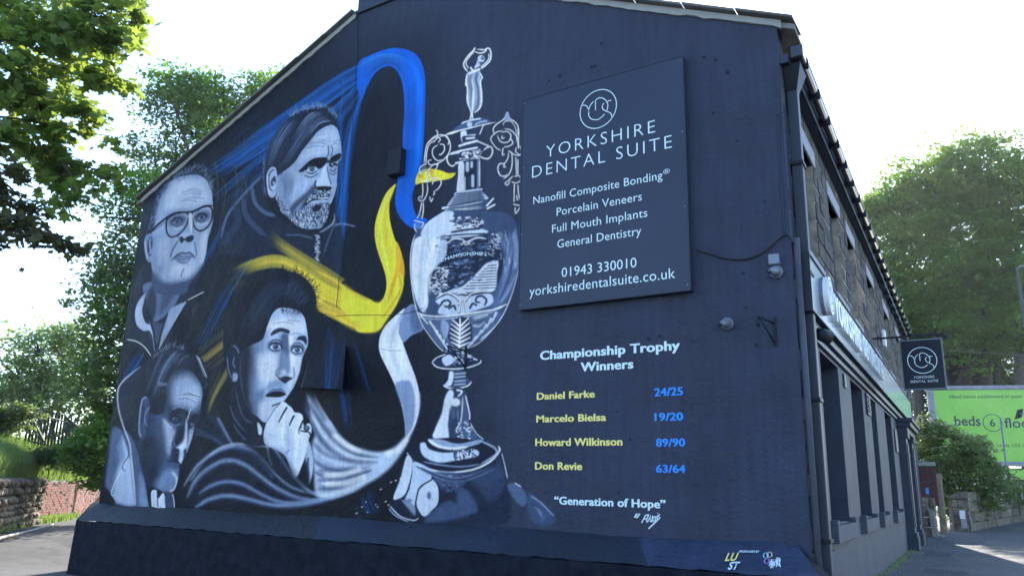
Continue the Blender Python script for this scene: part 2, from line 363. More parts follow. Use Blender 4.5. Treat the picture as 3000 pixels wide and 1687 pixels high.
def specks(poly,n,cols,r=(1,3),clip=None,L=0,ang=0):
    q=P(poly);m,x0,y0=cover(q,1);ys,xs=np.nonzero(m>.6)
    if not len(xs): return
    for i in range(n):
        k=rg.randrange(len(xs));p=np.array([xs[k]+x0,ys[k]+y0],float);t=ang+rg.uniform(-.5,.5)
        l=L*rg.uniform(.3,1)*CS;d=np.array([math.cos(t),math.sin(t)])*l
        raw(np.array([p,p+d+.01]),rg.uniform(*r),C(rg.choice(cols))*rg.uniform(.85,1.1),1,.9,clip,None)
BLU=(10,92,205);BLD=(14,48,108);YEL=(236,220,66);OLI=(122,122,62);OLD=(56,62,52)
def paint():
    # ground coats: black paint under the mural, blue-black paint on the lettered half
    xs=(np.arange(CW)/CS+CX0)[None,:];ys=(np.arange(CH)/CS+CY0)[:,None]
    k=np.clip((xs-1080-(ys-800)*.10)/420,0,1);k=k*k*(3-2*k)
    k=np.maximum(k,np.clip((330-ys)/330,0,1)*np.clip((xs-700)/300,0,1))
    CAN[:]=np.array((9,14,29))*(1-k[:,:,None])+np.array(WALLC)*k[:,:,None]
    # ---- blue drapery behind the heads
    fr('W')
    sheaf([(1000,128),(860,185),(650,330),(470,450)],[(985,150),(860,235),(700,355),(520,470)],46,[BLU,BLD,BLU,BLD,BLU],8,6,.55)
    sheaf([(975,140),(800,300),(640,400),(500,520)],[(950,165),(850,330),(700,420),(560,590)],26,[BLU,BLD,BLU],6,5,.5)
    sheaf([(960,150),(880,300),(860,430),(850,700)],[(935,160),(905,270),(880,430),(865,640)],26,[BLD,BLU,BLD],7,6,.4)
    sheaf([(640,480),(560,600),(540,720)],[(600,470),(520,640),(380,830)],18,[BLD,(16,70,150)],6,7,.35)
    sheaf([(640,640),(560,780),(500,900)],[(625,640),(545,760),(470,900)],14,[BLU,BLD],4,5,.5)
    sheaf([(365,890),(330,960),(300,1010)],[(350,880),(315,930),(298,980)],12,[BLU,BLD],5,5,.5)
    sheaf([(800,820),(855,1000),(865,1100)],[(870,830),(880,1000),(890,1110)],16,[BLD,(14,70,160),BLD],6,6,.4)
    sheaf([(880,860),(910,940),(930,1000)],[(905,860),(925,950),(950,1030)],6,[BLD,BLD],5,5,.5)
    sheaf([(890,1270),(900,1310)],[(930,1230),(950,1290)],12,[BLD,(12,60,130)],8,5,.5)
    for x in (525,540,560,590,612): line([(x,400+rg.random()*60),(x+8,490),(x-14,600)],5,OLI,8,.4,w1=1)
    for k in range(70):
        x=rg.uniform(500,660);y=rg.uniform(330,560);l=rg.uniform(60,190);line([(x,y),(x+l*.5,y-l*.33),(x+l,y-l*.72)],rg.uniform(3,8),rg.choice([BLU,(16,70,150),BLD,(22,110,200)]),6,rg.uniform(.15,.42),fade=(-.3,1))
    for k in range(30):
        y=rg.uniform(180,560);line([(862+rg.uniform(-14,16),y),(856+rg.uniform(-12,12),y+90),(850+rg.uniform(-10,8),y+190)],rg.uniform(3,7),rg.choice([BLU,(16,70,150)]),6,.3)
    # yellow-green streaks lower left
    sheaf([(640,770),(560,830),(470,900)],[(640,830),(590,880),(500,960)],26,[OLD,OLI,OLD],6,6,.5)
    sheaf([(600,900),(540,1000),(520,1060)],[(560,900),(540,960),(515,1010)],14,[OLI,OLD],6,6,.45)
    line([(360,930),(330,960),(300,990)],6,OLI,8,.6)
    # ---- jacket of the bearded man
    fr('A')
    fill([(1130,640),(1060,720),(940,820),(880,920),(840,1040),(820,1170),(900,1200),(1100,1220),(1300,1300),(1500,1350),(1640,1380),(1700,1200),(1690,1000),(1640,920),(1560,1010),(1300,900),(1200,800)],.12,10,.9)
    for pts,w,c in (([(1130,640),(1050,720),(960,820),(880,930),(840,1080)],7,.45),([(1000,800),(1010,900),(1060,980),(1150,1060)],16,.3),([(1060,720),(1080,830),(1150,900),(1220,920)],12,.4),([(940,850),(960,960),(900,1060),(850,1120)],20,.22),([(1640,910),(1635,970),(1590,1010),(1540,1040)],6,.6),([(1640,990),(1700,980),(1790,1000)],5,.55),([(1640,990),(1600,1090),(1570,1180)],4,.4),([(1300,1060),(1400,1060),(1490,1085)],4,.45),([(1230,900),(1300,960),(1400,1010),(1500,1020)],6,.2)):
        line(pts,w,c,6,.8)
    for i in range(24): line([(1515+rg.uniform(-12,12),1060+i*8),(1525+rg.uniform(-8,14),1064+i*8)],3,.75,1,.8)
    # ---- yellow cloth
    fr('A')
    Y1=(158,158,64)
    sheaf([(980,860),(1120,930),(1260,1080),(1480,1230),(1760,1400)],[(1010,960),(1120,1080),(1290,1190),(1500,1330),(1700,1440)],100,[(96,104,54),Y1,(118,122,58)],7,6,.55,None,.85,0,18,None,(-.4,1.3))
    sheaf([(680,1490),(860,1330),(1060,1235),(1250,1205),(1450,1290),(1700,1400)],[(820,1500),(960,1390),(1100,1310),(1280,1290),(1450,1390),(1650,1449)],170,[(146,150,62),(176,176,68),(112,118,56)],7,6,.55,None,.85,0,20,None,(-.35,1.3))
    sheaf([(700,1500),(850,1400),(1000,1330)],[(900,1620),(980,1500),(1040,1400)],30,[(60,66,40),(96,98,48)],7,7,.4,None,.7,0,14,None,(-.2,.8))
    sheaf([(1450,1270),(1620,1360),(1760,1449)],[(1440,1400),(1560,1500),(1650,1560)],60,[(214,198,66),(188,172,60),(226,206,70)],7,5,.6,None,.7,0,14,None,(0,1.3))
    line([(1200,1260),(1400,1340),(1600,1430)],5,(60,62,36),8,.6,fade=(0,1));line([(1250,1120),(1450,1290),(1650,1400)],5,(70,72,40),7,.5,fade=(0,1))
    fr('B')
    sheaf([(900,-190),(1100,-235),(1290,-160),(1470,-50),(1640,20),(1780,78)],[(1080,-110),(1230,-90),(1330,10),(1410,110),(1540,185),(1720,250)],170,[(150,152,60),(214,208,60),(196,190,58),(230,218,62),(170,168,60)],7,5,.6,None,.8,1,24,None,(-.9,2.2))
    fill([(1560,-30),(1640,20),(1700,60),(1780,78),(1860,50),(1915,-10),(1895,60),(1830,170),(1780,240),(1720,255),(1640,240),(1560,195),(1530,150),(1560,60)],YEL,24);fill([(1700,60),(1780,78),(1860,50),(1915,-10),(1895,60),(1830,170),(1780,240),(1720,255),(1640,240),(1650,120)],YEL,3)
    sheaf([(1400,10),(1560,70),(1700,140),(1790,140)],[(1390,130),(1520,150),(1650,220),(1760,220)],34,[(204,170,52),(246,226,92),(214,186,56)],6,5,.4)
    sheaf([(1400,40),(1500,80),(1640,150)],[(1390,110),(1480,130),(1600,170)],12,[(120,112,54),(150,136,58)],4,4,.5)
    fr('A')
    fill([(2078,698),(2010,760),(1960,870),(1930,980),(1928,1080),(1950,1180),(2000,1330),(2010,1420),(1990,1500),(1950,1560),(2040,1560),(2100,1470),(2132,1370),(2135,1280),(2110,1170),(2070,1090),(2035,960),(2030,850),(2045,780)],YEL,2)
    fill([(2078,1110),(2110,1170),(2135,1280),(2125,1380),(2090,1460),(2050,1530),(2020,1540),(2040,1420),(2075,1300)],(208,166,44),3)
    sheaf([(2060,730),(1990,860),(1960,1020),(1990,1200),(2040,1400)],[(2060,760),(2020,860),(2010,1000),(2060,1200),(2060,1380)],22,[(246,226,90),(222,196,56)],6,5,.35)
    fr('N')
    fill([(1150,858),(1128,898),(1092,918),(1050,905),(1010,880),(1000,905),(1060,945),(1110,955),(1140,925),(1165,885),(1183,830),(1170,800)],YEL,2)
    line([(1165,800),(1176,840),(1150,890),(1120,930)],5,(190,150,44),3,.7)
    # ---- blue ribbon
    fr('W')
    fill([(900,165),(930,140),(985,122),(1030,128),(1055,148),(1068,185),(1070,240),(1066,350),(1058,430),(1040,480),(1038,510),(1050,545),(1075,552),(1055,575),(1030,570),(1005,545),(994,510),(1000,455),(1012,400),(1013,340),(1017,280),(1015,230),(1005,190),(985,168),(960,172),(940,190),(925,215),(905,250)],(8,86,214),2)
    sheaf([(1030,135),(1060,180),(1062,260),(1055,400),(1035,480)],[(1010,180),(1022,240),(1020,330),(1015,430),(1000,500)],40,[(12,104,240),(10,90,226),(10,70,180)],8,6,.35)
    sheaf([(900,168),(950,140),(1000,140),(1030,160)],[(920,200),(960,165),(995,165),(1015,200)],20,[(40,120,220),(16,60,140)],5,5,.4)
    fr('J')
    fill([(180,672),(215,520),(340,460),(520,478),(640,520),(745,518),(700,580),(600,612),(400,640),(250,662)],YEL,2)
    for c in ((250,560),(400,500),(430,590),(340,470)): ell(*c,45,30,(130,120,60),10,.6,20)
    # ---- man with glasses
    fr('A')
    fill([(310,800),(290,900),(250,1200),(240,1449),(330,1449),(400,1420),(380,1000)],.06,10,.8)
    fr('B')
    fill([(290,40),(320,0),(720,-10),(620,60),(560,150),(470,300),(430,380),(390,370),(250,290)],.1,8,.9)
    fill([(360,-40),(580,-60),(560,60),(500,140),(430,190),(400,160),(370,60)],.42,6)
    fill([(375,20),(420,-20),(430,110),(405,180),(375,120)],.12,14,.8)
    fill([(480,-20),(560,-30),(520,60),(450,150)],.2,20,.6)
    fill([(400,190),(470,200),(500,130),(470,250),(440,330),(410,260)],.3,6,.9)
    fill([(362,20),(320,70),(300,140),(312,210),(352,246),(392,250),(410,330),(425,372),(425,290),(400,215),(365,195),(345,130),(355,70)],.66,4)
    fill([(497,160),(520,110),(610,70),(590,110),(540,190),(480,290),(445,360),(450,300),(480,230)],.58,4)
    for i in range(12): line([(400+i*3,270+i*8),(385+i*3,262+i*8)],4,.2,2,.8)
    line([(390,185),(415,260),(425,370)],7,.08,1.5,1);line([(385,182),(408,262),(420,372)],2,.6,1,.8)
    line([(498,140),(465,240),(440,355)],7,.08,1.5,1);line([(505,145),(474,240),(448,352)],2,.6,1,.8)
    line([(250,298),(310,310),(360,345),(400,400)],3.5,.85,2,.9);line([(620,60),(660,40),(720,10)],4,.8,2,.8);line([(612,60),(540,190),(450,350)],2.5,.7,1.5,.8)
    fr('E')
    fill([(170,1250),(180,1449),(330,1500),(520,1480),(560,1400),(640,1270),(500,1300),(300,1330)],.3,8)
    fill([(160,840),(150,1000),(155,1150),(170,1250),(200,1320),(260,1370),(350,1390),(450,1372),(560,1345),(640,1275),(700,1185),(740,1050),(760,900),(790,800),(812,700),(812,560),(800,420),(770,330),(725,265),(640,225),(520,235),(400,270),(310,350),(250,460),(210,600),(185,720)],.6,2.5)
    fm=mask([(160,840),(150,1000),(155,1150),(170,1250),(200,1320),(260,1370),(350,1390),(450,1372),(560,1345),(640,1275),(700,1185),(740,1050),(760,900),(790,800),(812,700),(812,560),(800,420),(770,330),(725,265),(640,225),(520,235),(400,270),(310,350),(250,460),(210,600),(185,720)])
    fill([(380,320),(560,280),(740,320),(780,480),(700,540),(560,580),(380,600),(300,520)],.74,30,.8,fm)
    fill([(210,880),(290,900),(300,1100),(260,1300),(190,1300),(160,1100),(165,900)],.5,18,.8,fm)
    fill([(230,900),(330,930),(330,1080),(250,1180),(210,1080)],.7,30,.8,fm)
    fill([(690,860),(750,800),(740,1020),(700,1160),(660,1180),(660,1000)],.76,20,.8,fm)
    fill([(170,1260),(300,1360),(450,1355),(560,1320),(700,1180),(700,1260),(560,1420),(200,1420)],.3,22,.9,fm)
    fill([(380,1180),(560,1170),(640,1180),(600,1270),(480,1300),(360,1280)],.76,30,.8,fm)
    fill([(440,900),(380,1020),(340,1150),(420,1180),(620,1160),(660,1060),(610,930),(520,960)],.66,20,.7,fm)
    fill([(300,640),(420,590),(560,590),(560,630),(420,640),(330,690)],.5,14,.6,fm)
    fill([(225,560),(260,450),(330,350),(300,300),(230,380),(180,520),(140,760),(150,830),(190,780),(200,680)],.18,10,.95)
    tufts([(150,800),(200,620),(250,470),(330,330),(420,250)],150,46,60,30,.5,2,.7,12)
    tufts([(380,260),(520,190),(640,150),(720,190),(780,300),(805,420)],190,34,80,60,.55,1.8,.7,13)
    tufts([(420,290),(560,240),(680,240)],90,44,80,30,.4,1.8,.5,12)
    fill([(150,848),(105,862),(80,930),(88,1040),(108,1130),(150,1152),(165,1060),(182,950),(178,868)],.5,2.5)
    fill([(150,885),(118,950),(122,1050),(146,1085),(160,1010),(168,930)],.14,6);line([(150,900),(140,960),(150,1040),(135,1060)],7,.7,4,.8);line([(92,930),(98,1030),(120,1120)],6,.75,4,.7)
    # eyes under the glasses
    for cx,cy,s in ((430,712,1),(690,668,.95)):
        ell(cx,cy,88*s,50*s,.2,26,.95,-14,fm);ell(cx-4,cy+10,44*s,15*s,.5,5,.85,-14);ell(cx,cy+4,19*s,17*s,.05,3);ell(cx-7,cy-3,4,4,.85,2);fill([(cx-66*s,cy+2),(cx-20*s,cy-36*s),(cx+30*s,cy-40*s),(cx+66*s,cy-10),(cx+20,cy-12),(cx-25,cy-6)],.34,8,.9)
        line([(cx-60,cy+18),(cx-25,cy-22),(cx+25,cy-28),(cx+62,cy+4)],6,.04,2,.95)
        line([(cx-50,cy+44),(cx,cy+62),(cx+50,cy+40)],5,.28,4,.7);line([(cx-55,cy+66),(cx,cy+86),(cx+60,cy+60)],6,.82,6,.6)
    L1=[(325,700),(400,645),(500,625),(548,645),(546,720),(505,800),(440,862),(370,885),(328,850),(316,780)]
    L2=[(592,632),(660,585),(755,560),(800,590),(800,690),(762,770),(690,820),(632,800),(602,740)]
    for Ln in (L1,L2): line(Ln+[Ln[0]],5.8,.0,1.2);line(Ln[4:]+Ln[:6],5.8,.0,1.2)
    line([(120,855),(240,745),(340,668),(430,628),(560,622),(640,600),(720,560),(822,553)],7.6,.0,1.5)
    line([(130,850),(250,770),(320,716)],4,.04,1.5);line([(200,800),(310,730)],2.5,.7,1.5,.7)
    line([(572,650),(578,740),(590,840)],16,.82,8,.85,w1=8)
    fill([(455,890),(470,850),(520,840),(580,830),(605,850),(608,905),(575,880),(500,890),(470,930)],.66,4)
    fill([(455,905),(480,880),(510,905),(545,880),(600,868),(606,905),(578,935),(545,940),(512,920),(475,952)],.06,4,.95)
    line([(440,900),(452,865),(500,800)],4,.3,4,.8);line([(600,740),(598,800),(608,850)],4,.35,3,.7)
    line([(445,920),(385,1020),(360,1100)],5,.25,5,.85);line([(612,930),(635,1040),(632,1090)],4,.3,4,.8)
    line([(370,1140),(420,1085),(480,1050),(520,1058),(560,1048),(600,1080),(622,1115)],4,.0,1.5)
    fill([(400,1112),(470,1062),(560,1060),(602,1095),(560,1122),(480,1142),(430,1135)],.4,4,.8);fill([(430,1142),(520,1150),(570,1125),(520,1165),(460,1162)],.25,6,.7)
    line([(500,1080),(560,1075)],5,.62,4,.7)
    line([(505,1220),(480,1270),(474,1315)],4,.3,4,.8)
    for y,xx in ((405,(480,700)),(430,(500,690)),(472,(500,720)),(500,(470,640)),(380,(540,680))): line([(xx[0],y+8),((xx[0]+xx[1])/2,y-6),(xx[1],y+6)],3,.42,4,.7)
    for i in range(26): 
        x=rg.uniform(250,700);y=rg.uniform(330,1300);line([(x,y),(x+rg.uniform(-12,12),y+50)],5,rg.choice([.5,.72]),8,.25,fm)
    # ---- man with beard
    fr('F')
    SK=[(1050,268),(1098,330),(1125,460),(1135,540),(1128,620),(1100,660),(1092,760),(1085,850),(1062,960),(1032,1060),(1010,1095),(1005,1160),(985,1250),(930,1330),(860,1345),(760,1340),(680,1318),(600,1240),(520,1170),(480,1110),(450,1030),(466,900),(475,800),(540,730),(640,660),(720,540),(800,440),(880,340),(980,280)]
    fill(SK,.58,2.5);fm=mask(SK)
    fill([(860,420),(980,320),(1070,330),(1110,480),(1000,560),(860,590),(740,640),(720,620)],.7,30,.8,fm)
    fill([(500,780),(600,760),(660,900),(620,1040),(540,1100),(480,1000)],.48,34,.8,fm)
    fill([(640,760),(760,820),(860,830),(800,960),(700,1060),(620,1060),(640,900)],.68,30,.8,fm)
    fill([(480,900),(560,920),(560,1080),(640,1160),(560,1200),(480,1120)],.6,20,.6,fm)
    fill([(580,850),(640,870),(620,960),(570,950)],.38,34,.6,fm);sheaf([(480,800),(520,900),(520,1060)],[(820,820),(780,960),(660,1080)],50,[.45,.62,.55],5,6,.3,fm,.3);sheaf([(760,440),(900,380),(1060,360)],[(740,600),(900,560),(1100,540)],50,[.7,.62,.74],5,6,.3,fm,.3)
    HR=[(350,600),(375,500),(430,390),(510,270),(620,175),(740,118),(850,95),(950,90),(1010,130),(1065,180),(1090,235),(1078,292),(1035,268),(960,290),(880,345),(800,445),(720,545),(640,665),(540,745),(480,765),(455,712),(410,706),(365,770),(348,850),(345,1040),(325,960),(315,800),(322,690)]
    fill(HR,.1,3);hm=mask(HR)
    sheaf([(560,200),(430,400),(360,600),(330,800)],[(960,180),(760,420),(640,600),(480,740)],190,[.3,.46,.22,.12,.4,.2],1.4,1.2,.8,hm,.35,2,22,.4)
    sheaf([(900,110),(760,200),(600,450)],[(1040,230),(900,260),(780,430)],80,[.6,.2,.55],1.4,1.2,.8,hm,.4,2,18,.4)
    tufts([(600,180),(740,110),(860,90),(960,90),(1040,150),(1080,210)],170,44,80,50,.5,2,.75,7)
    tufts([(330,600),(325,760),(335,960)],40,60,-85,8,.5,1.6,.6,4)
    fill([(340,1040),(380,1020),(450,1030),(520,1170),(680,1320),(860,1350),(930,1335),(1000,1180),(1030,1160),(1050,1240),(940,1350),(800,1400),(640,1330),(450,1200)],.02,5)
    fill([(425,703),(388,722),(355,795),(360,900),(372,980),(402,1022),(440,1012),(460,950),(472,850),(466,765),(450,715)],.62,2.5)
    line([(440,730),(395,760),(378,840),(392,930),(430,950)],4,.12,2,.9);fill([(440,800),(405,850),(410,900),(440,890),(455,850)],.1,6,.9);line([(372,800),(372,900),(395,990)],6,.8,4,.6);line([(430,860),(440,900),(420,940)],8,.7,4,.7)
    line([(470,770),(500,780),(530,740)],4,.06,2,.8)
    # brows / eyes
    fill([(690,752),(745,695),(805,640),(870,612),(982,608),(975,660),(930,712),(880,725),(830,690),(770,722),(730,755)],.0,4)
    fill([(1008,665),(1022,612),(1070,580),(1124,565),(1122,610),(1085,645),(1040,655)],.0,4)
    line([(982,600),(1000,560),(995,480)],4,.2,3,.8);line([(1020,600),(1040,540),(1030,480)],4,.25,3,.8);line([(975,650),(1010,650)],8,.1,4,.9)
    ell(828,728,60,30,.66,5,.9,-6);ell(828,722,27,30,.05,2);ell(828,722,17,19,.62,3,.8);ell(828,722,9,10,.0,1.5);line([(760,742),(800,690),(860,690),(900,720)],6,.0,2,.95)
    line([(770,760),(830,775),(880,745)],4,.05,2,.8);line([(750,790),(820,812),(890,770)],4,.15,3,.8);line([(740,770),(830,795),(880,760)],5,.75,4,.5)
    ell(1048,685,44,26,.1,5);ell(1060,700,22,10,.7,3,.8);ell(1036,676,8,8,.8,2)
    line([(1005,760),(1040,785),(1085,760)],4,.2,3,.8);line([(1010,730),(1050,750),(1080,720)],5,.2,3,.8)
    fill([(935,720),(985,690),(1000,800),(1028,880),(1020,910),(960,915),(880,915),(866,880),(890,840),(915,790)],.72,6)
    line([(985,700),(1000,800),(1030,890)],5,.3,3,.8)
    line([(870,845),(858,880),(868,920),(900,930)],5,.02,2);fill([(868,918),(930,905),(1028,912),(1008,955),(960,965),(910,960)],.0,4)
    line([(860,900),(800,980),(700,1060),(640,1120),(600,1200)],16,.2,14,.8,fm)
    fill([(880,950),(800,1000),(740,1080),(690,1160),(760,1140),(820,1075),(900,1030),(1000,1010),(1030,980),(1000,950)],.12,8,.95,fm)
    specks([(790,1000),(880,950),(1030,940),(1040,1000),(900,1020),(760,1080)],120,[.7,.85,.5],(1.2,2.6),fm,5,1.2)
    fill([(780,1090),(840,1055),(900,1050),(960,1045),(985,1060),(940,1075),(860,1090),(800,1120)],.66,4)
    line([(770,1095),(830,1050),(900,1040),(950,1035),(990,1045)],4,.0,2);line([(890,1025),(930,1032),(985,1020)],5,.85,2,.9)
    fill([(640,1180),(740,1110),(860,1090),(1000,1080),(1003,1180),(930,1325),(800,1340),(680,1310),(600,1240)],.34,10,.9,fm)
    specks([(640,1180),(740,1110),(860,1090),(1000,1080),(1003,1180),(930,1325),(800,1340),(680,1310),(600,1240)],650,[.5,.7,.9,.15],(1.2,2.4),None,8,1.4)
    specks([(450,1000),(480,980),(560,1130),(660,1200),(600,1240),(500,1160)],160,[.75,.5,.2],(1.2,2.2),None,6,1.1)
    fill([(830,1130),(860,1105),(920,1095),(915,1140),(880,1165),(840,1165)],.0,6)
    for pts in ([(760,520),(860,490),(960,500)],[(780,470),(880,450),(970,470)],[(900,430),(970,430)],[(1040,470),(1080,460),(1115,470)],[(1050,440),(1110,430)]): line(pts,3,.42,4,.7,fm)
    line([(1090,860),(1060,980),(1015,1095)],3,.85,2,.7)
    # ---- white-shirted man lower left
    fr('H')
    fill([(170,400),(300,310),(420,220),(430,500),(340,900),(300,900),(215,780),(160,600),(148,470)],.12,10,.95)
    fill([(110,760),(200,790),(255,930),(275,1080),(300,1390),(125,1368),(100,1330),(50,1230),(80,980)],.36,14)
    sheaf([(190,820),(230,960),(250,1100),(280,1380)],[(110,1000),(130,1100),(120,1200),(130,1350)],70,[.62,.5,.4,.3],6,7,.45,None,.4)
    fill([(150,1100),(250,1000),(278,1200),(298,1388),(130,1366),(110,1300)],.68,22,.8)
    fill([(60,1250),(100,1310),(130,1368),(30,1360)],.04,6)
    fill([(215,780),(290,880),(350,1060),(392,1280),(412,1398),(300,1391),(278,1080),(258,930)],.34,5);fill([(330,1150),(372,1200),(405,1390),(330,1390)],.55,22,.8)
    line([(340,260),(210,365),(155,455),(160,600),(200,750),(250,890),(268,1040),(285,1200),(299,1385)],5,.85,6,.9)
    line([(190,1095),(120,1230),(102,1300),(125,1312)],3,.85,2,.8);line([(248,980),(190,1080),(215,1110)],3,.1,2,.8);line([(300,420),(260,540),(222,690)],3,.5,3,.6)
    FC=[(640,278),(740,288),(815,370),(846,460),(836,560),(820,690),(782,740),(762,840),(712,980),(692,1010),(662,1080),(645,1180),(620,1258),(580,1290),(520,1282),(440,1242),(392,1272),(372,1180),(340,1060),(308,900),(330,840),(370,700),(450,620),(530,600),(550,430),(590,330)]
    fill(FC,.2,3);fm=mask(FC)
    fill([(600,380),(720,320),(820,400),(835,540),(780,620),(700,600),(600,560)],.6,40,.95,fm);fill([(460,640),(560,620),(640,760),(620,1000),(660,1100),(600,1240),(480,1220),(440,1000),(460,800)],.34,50,.8,fm)
    fill([(700,430),(810,420),(830,520),(760,560),(690,520)],.68,30,.7,fm)
    fill([(525,690),(600,760),(645,800),(620,870),(590,920),(600,1000),(560,960),(540,820)],.68,22,.85,fm)
    fill([(718,690),(722,880),(712,925),(680,938),(640,920),(680,850),(700,760)],.74,8,1,fm);fill([(640,770),(700,750),(690,860),(640,900),(610,860)],.08,14,.9,fm)
    fill([(740,780),(790,740),(760,850),(715,960),(730,850)],.66,8,.9,fm)
    fill([(655,945),(690,940),(688,1020),(665,1060),(650,1030)],.72,6,.9,fm);fill([(600,930),(655,945),(640,1030),(580,1020)],.1,12,.8,fm)
    fill([(440,1200),(520,1120),(600,1090),(650,1110),(632,1220),(580,1286),(480,1262)],.5,26,.8,fm);line([(600,1120),(638,1180),(618,1255),(570,1285)],8,.8,8,.8,fm)
    fill([(340,880),(480,860),(500,1100),(420,1240),(350,1100)],.1,40,.8,fm)
    fill([(570,650),(640,596),(715,620),(735,665),(660,645),(600,672)],.1,7,.9);ell(622,690,52,34,.12,12,.9,10);ell(620,690,20,17,.36,5,.9);ell(620,690,12,12,.04,2);ell(615,685,4,4,.8,1.5);line([(566,700),(600,660),(650,665),(680,700)],4,.02,2)
    line([(580,720),(620,742),(665,725)],4,.5,4,.8);line([(530,695),(570,740),(600,760)],5,.8,6,.7)
    fill([(735,690),(775,650),(815,660),(815,690),(780,735),(740,760)],.08,8,.95);ell(760,730,16,14,.4,4,.8)
    line([(752,600),(735,650),(725,690)],4,.85,3,.8);line([(700,600),(650,590),(600,610)],4,.55,5,.7)
    line([(605,860),(600,900),(625,925),(660,928)],4,.02,3,.9);line([(625,915),(665,935),(690,935)],4,.75,2,.8)
    line([(552,1030),(600,1038),(640,1036),(662,1052),(656,1078)],4.5,.0,1.5);fill([(560,1042),(635,1042),(650,1060),(630,1090),(570,1070)],.3,6,.8)
    for pts in ([(680,480),(760,480),(835,500)],[(640,515),(720,510),(800,545)],[(690,470),(730,465),(790,490)]): line(pts,3,.85,2,.7,fm);line([(p[0],p[1]+9) for p in pts],3,.2,3,.6,fm)
    HR=[(226,700),(240,600),(300,400),(370,262),(430,190),(500,125),(580,92),(680,122),(760,150),(830,190),(882,262),(888,340),(860,430),(835,390),(800,335),(720,285),(650,278),(590,335),(552,425),(542,560),(522,640),(430,640),(400,520),(360,506),(330,560),(320,700),(322,840),(300,870),(240,760)]
    fill(HR,.07,4);hm=mask(HR)
    sheaf([(560,100),(480,200),(400,400),(360,520)],[(700,130),(600,240),(520,400),(470,560)],120,[.4,.12,.45,.25],1.4,1.4,.7,hm,.3,2,18,.4)
    sheaf([(700,130),(640,180),(590,280)],[(840,200),(780,230),(700,280)],50,[.7,.3,.15],1.3,1.4,.7,hm,.4,1,14,.4)
    for i in range(15):
        t=i/14;x=820+60*t;y=190+150*t;line([(x-32+10*t,y-22+22*t),(x-6,y-4),(x+4,y+14)],2.6,.72,1.5,.85)
    for i in range(8): line([(485+i*9,385+i*2),(492+i*9,400),(485+i*9,420)],2.2,.6,1.2,.8)
    tufts([(440,190),(580,92),(640,110),(700,125)],60,40,60,30,.55,1.8,.7,6)
    line([(870,380),(880,410),(850,440)],3,.5,3,.7)
    fill([(380,503),(350,528),(332,620),(322,760),(328,835),(358,856),(384,800),(388,730),(414,620),(410,540)],.28,4)
    line([(395,512),(355,530),(335,640),(328,780),(345,835)],5,.6,4,.85);line([(410,590),(380,640),(372,700),(395,740)],6,.5,4,.7);line([(365,590),(352,700)],8,.1,5,.7)
    fill([(424,1282),(472,1270),(482,1335),(528,1290),(542,1412),(428,1400)],.78,4);line([(476,1275),(480,1400)],5,.2,4,.7);line([(445,1290),(450,1395)],3,.5,4,.6)
    fill([(545,1295),(600,1292),(618,1418),(548,1412)],.26,5);line([(600,1292),(612,1350),(616,1415)],3,.85,2,.9)
    fill([(392,1272),(440,1242),(424,1290),(428,1400),(412,1398)],.02,4)
    # ---- young man, hand at the chin
    fr('B')
    sheaf([(760,640),(820,760),(880,930)],[(620,860),(760,900),(860,960)],30,[.25,.12,.3],6,7,.4)
    line([(800,770),(850,860),(890,930)],9,.5,10,.8);line([(640,1150),(700,1060),(780,980),(880,935),(1000,935),(1140,950)],8,.66,10,.8)
    fill([(600,1300),(660,1130),(760,1010),(880,960),(1000,975),(1150,1080),(1300,1250),(1200,1300),(900,1290)],.08,12,.8)
    for pts,w,c in (([(600,1180),(680,1060),(780,985),(880,945),(1000,965),(1080,1030),(1150,1110),(1250,1190),(1400,1240)],9,.6),
        ([(620,1250),(680,1140),(780,1060),(870,1030),(960,1055),(1050,1120),(1150,1195),(1300,1262),(1450,1270)],15,.55),
        ([(690,1230),(770,1180),(860,1158),(960,1176),(1060,1232),(1200,1285),(1400,1272),(1560,1230)],12,.5),
        ([(670,1312),(760,1262),(870,1243),(1000,1268),(1150,1302),(1350,1292),(1550,1235),(1720,1150)],13,.55),
        ([(1140,950),(1180,1010),(1250,1110),(1350,1210),(1450,1250)],9,.62),([(900,950),(1010,985),(1080,1060),(1140,1140)],12,.3)):
        line(pts,w,c,11,.75)
        sheaf(pts,[(x,y+24) for x,y in pts],22,[c,c*.5,.1],3,4,.4)
    fr('G')
    fill([(100,700),(200,680),(330,700),(330,1150),(430,1300),(420,1449),(240,1449),(150,1250),(110,950)],.08,10,.95)
    FC=[(530,338),(470,380),(425,480),(380,600),(280,640),(210,760),(205,900),(230,1050),(290,1180),(340,1220),(400,1272),(440,1250),(500,1150),(560,1100),(600,1050),(650,970),(692,860),(716,740),(752,660),(760,600),(745,480),(720,400),(650,350)]
    fill(FC,.66,3);fm=mask(FC,3)
    fill([(190,640),(290,620),(330,760),(300,1000),(330,1220),(230,1150),(180,900)],.07,46,1,fm)
    fill([(300,640),(400,580),(400,700),(350,900),(340,1100),(300,1000)],.4,40,.7,fm)
    fill([(430,470),(560,420),(700,440),(735,520),(640,560),(560,520),(460,530)],.84,30,.8,fm)
    fill([(360,720),(500,720),(520,820),(480,930),(400,950),(350,860)],.82,30,.8,fm)
    fill([(640,740),(700,740),(680,860),(640,940),(610,1000),(600,930)],.8,12,.8,fm)
    fill([(350,1080),(440,1090),(560,1080),(500,1150),(430,1240),(370,1230)],.78,22,.7,fm);fill([(300,1040),(400,1000),(400,1080),(360,1120),(330,1200),(290,1100)],.42,24,.8,fm)
    fill([(540,560),(600,560),(610,700),(590,740),(545,680)],.32,14,.85,fm);fill([(535,700),(600,720),(612,820),(600,870),(540,880),(505,890),(515,830)],.46,12,.8,fm)
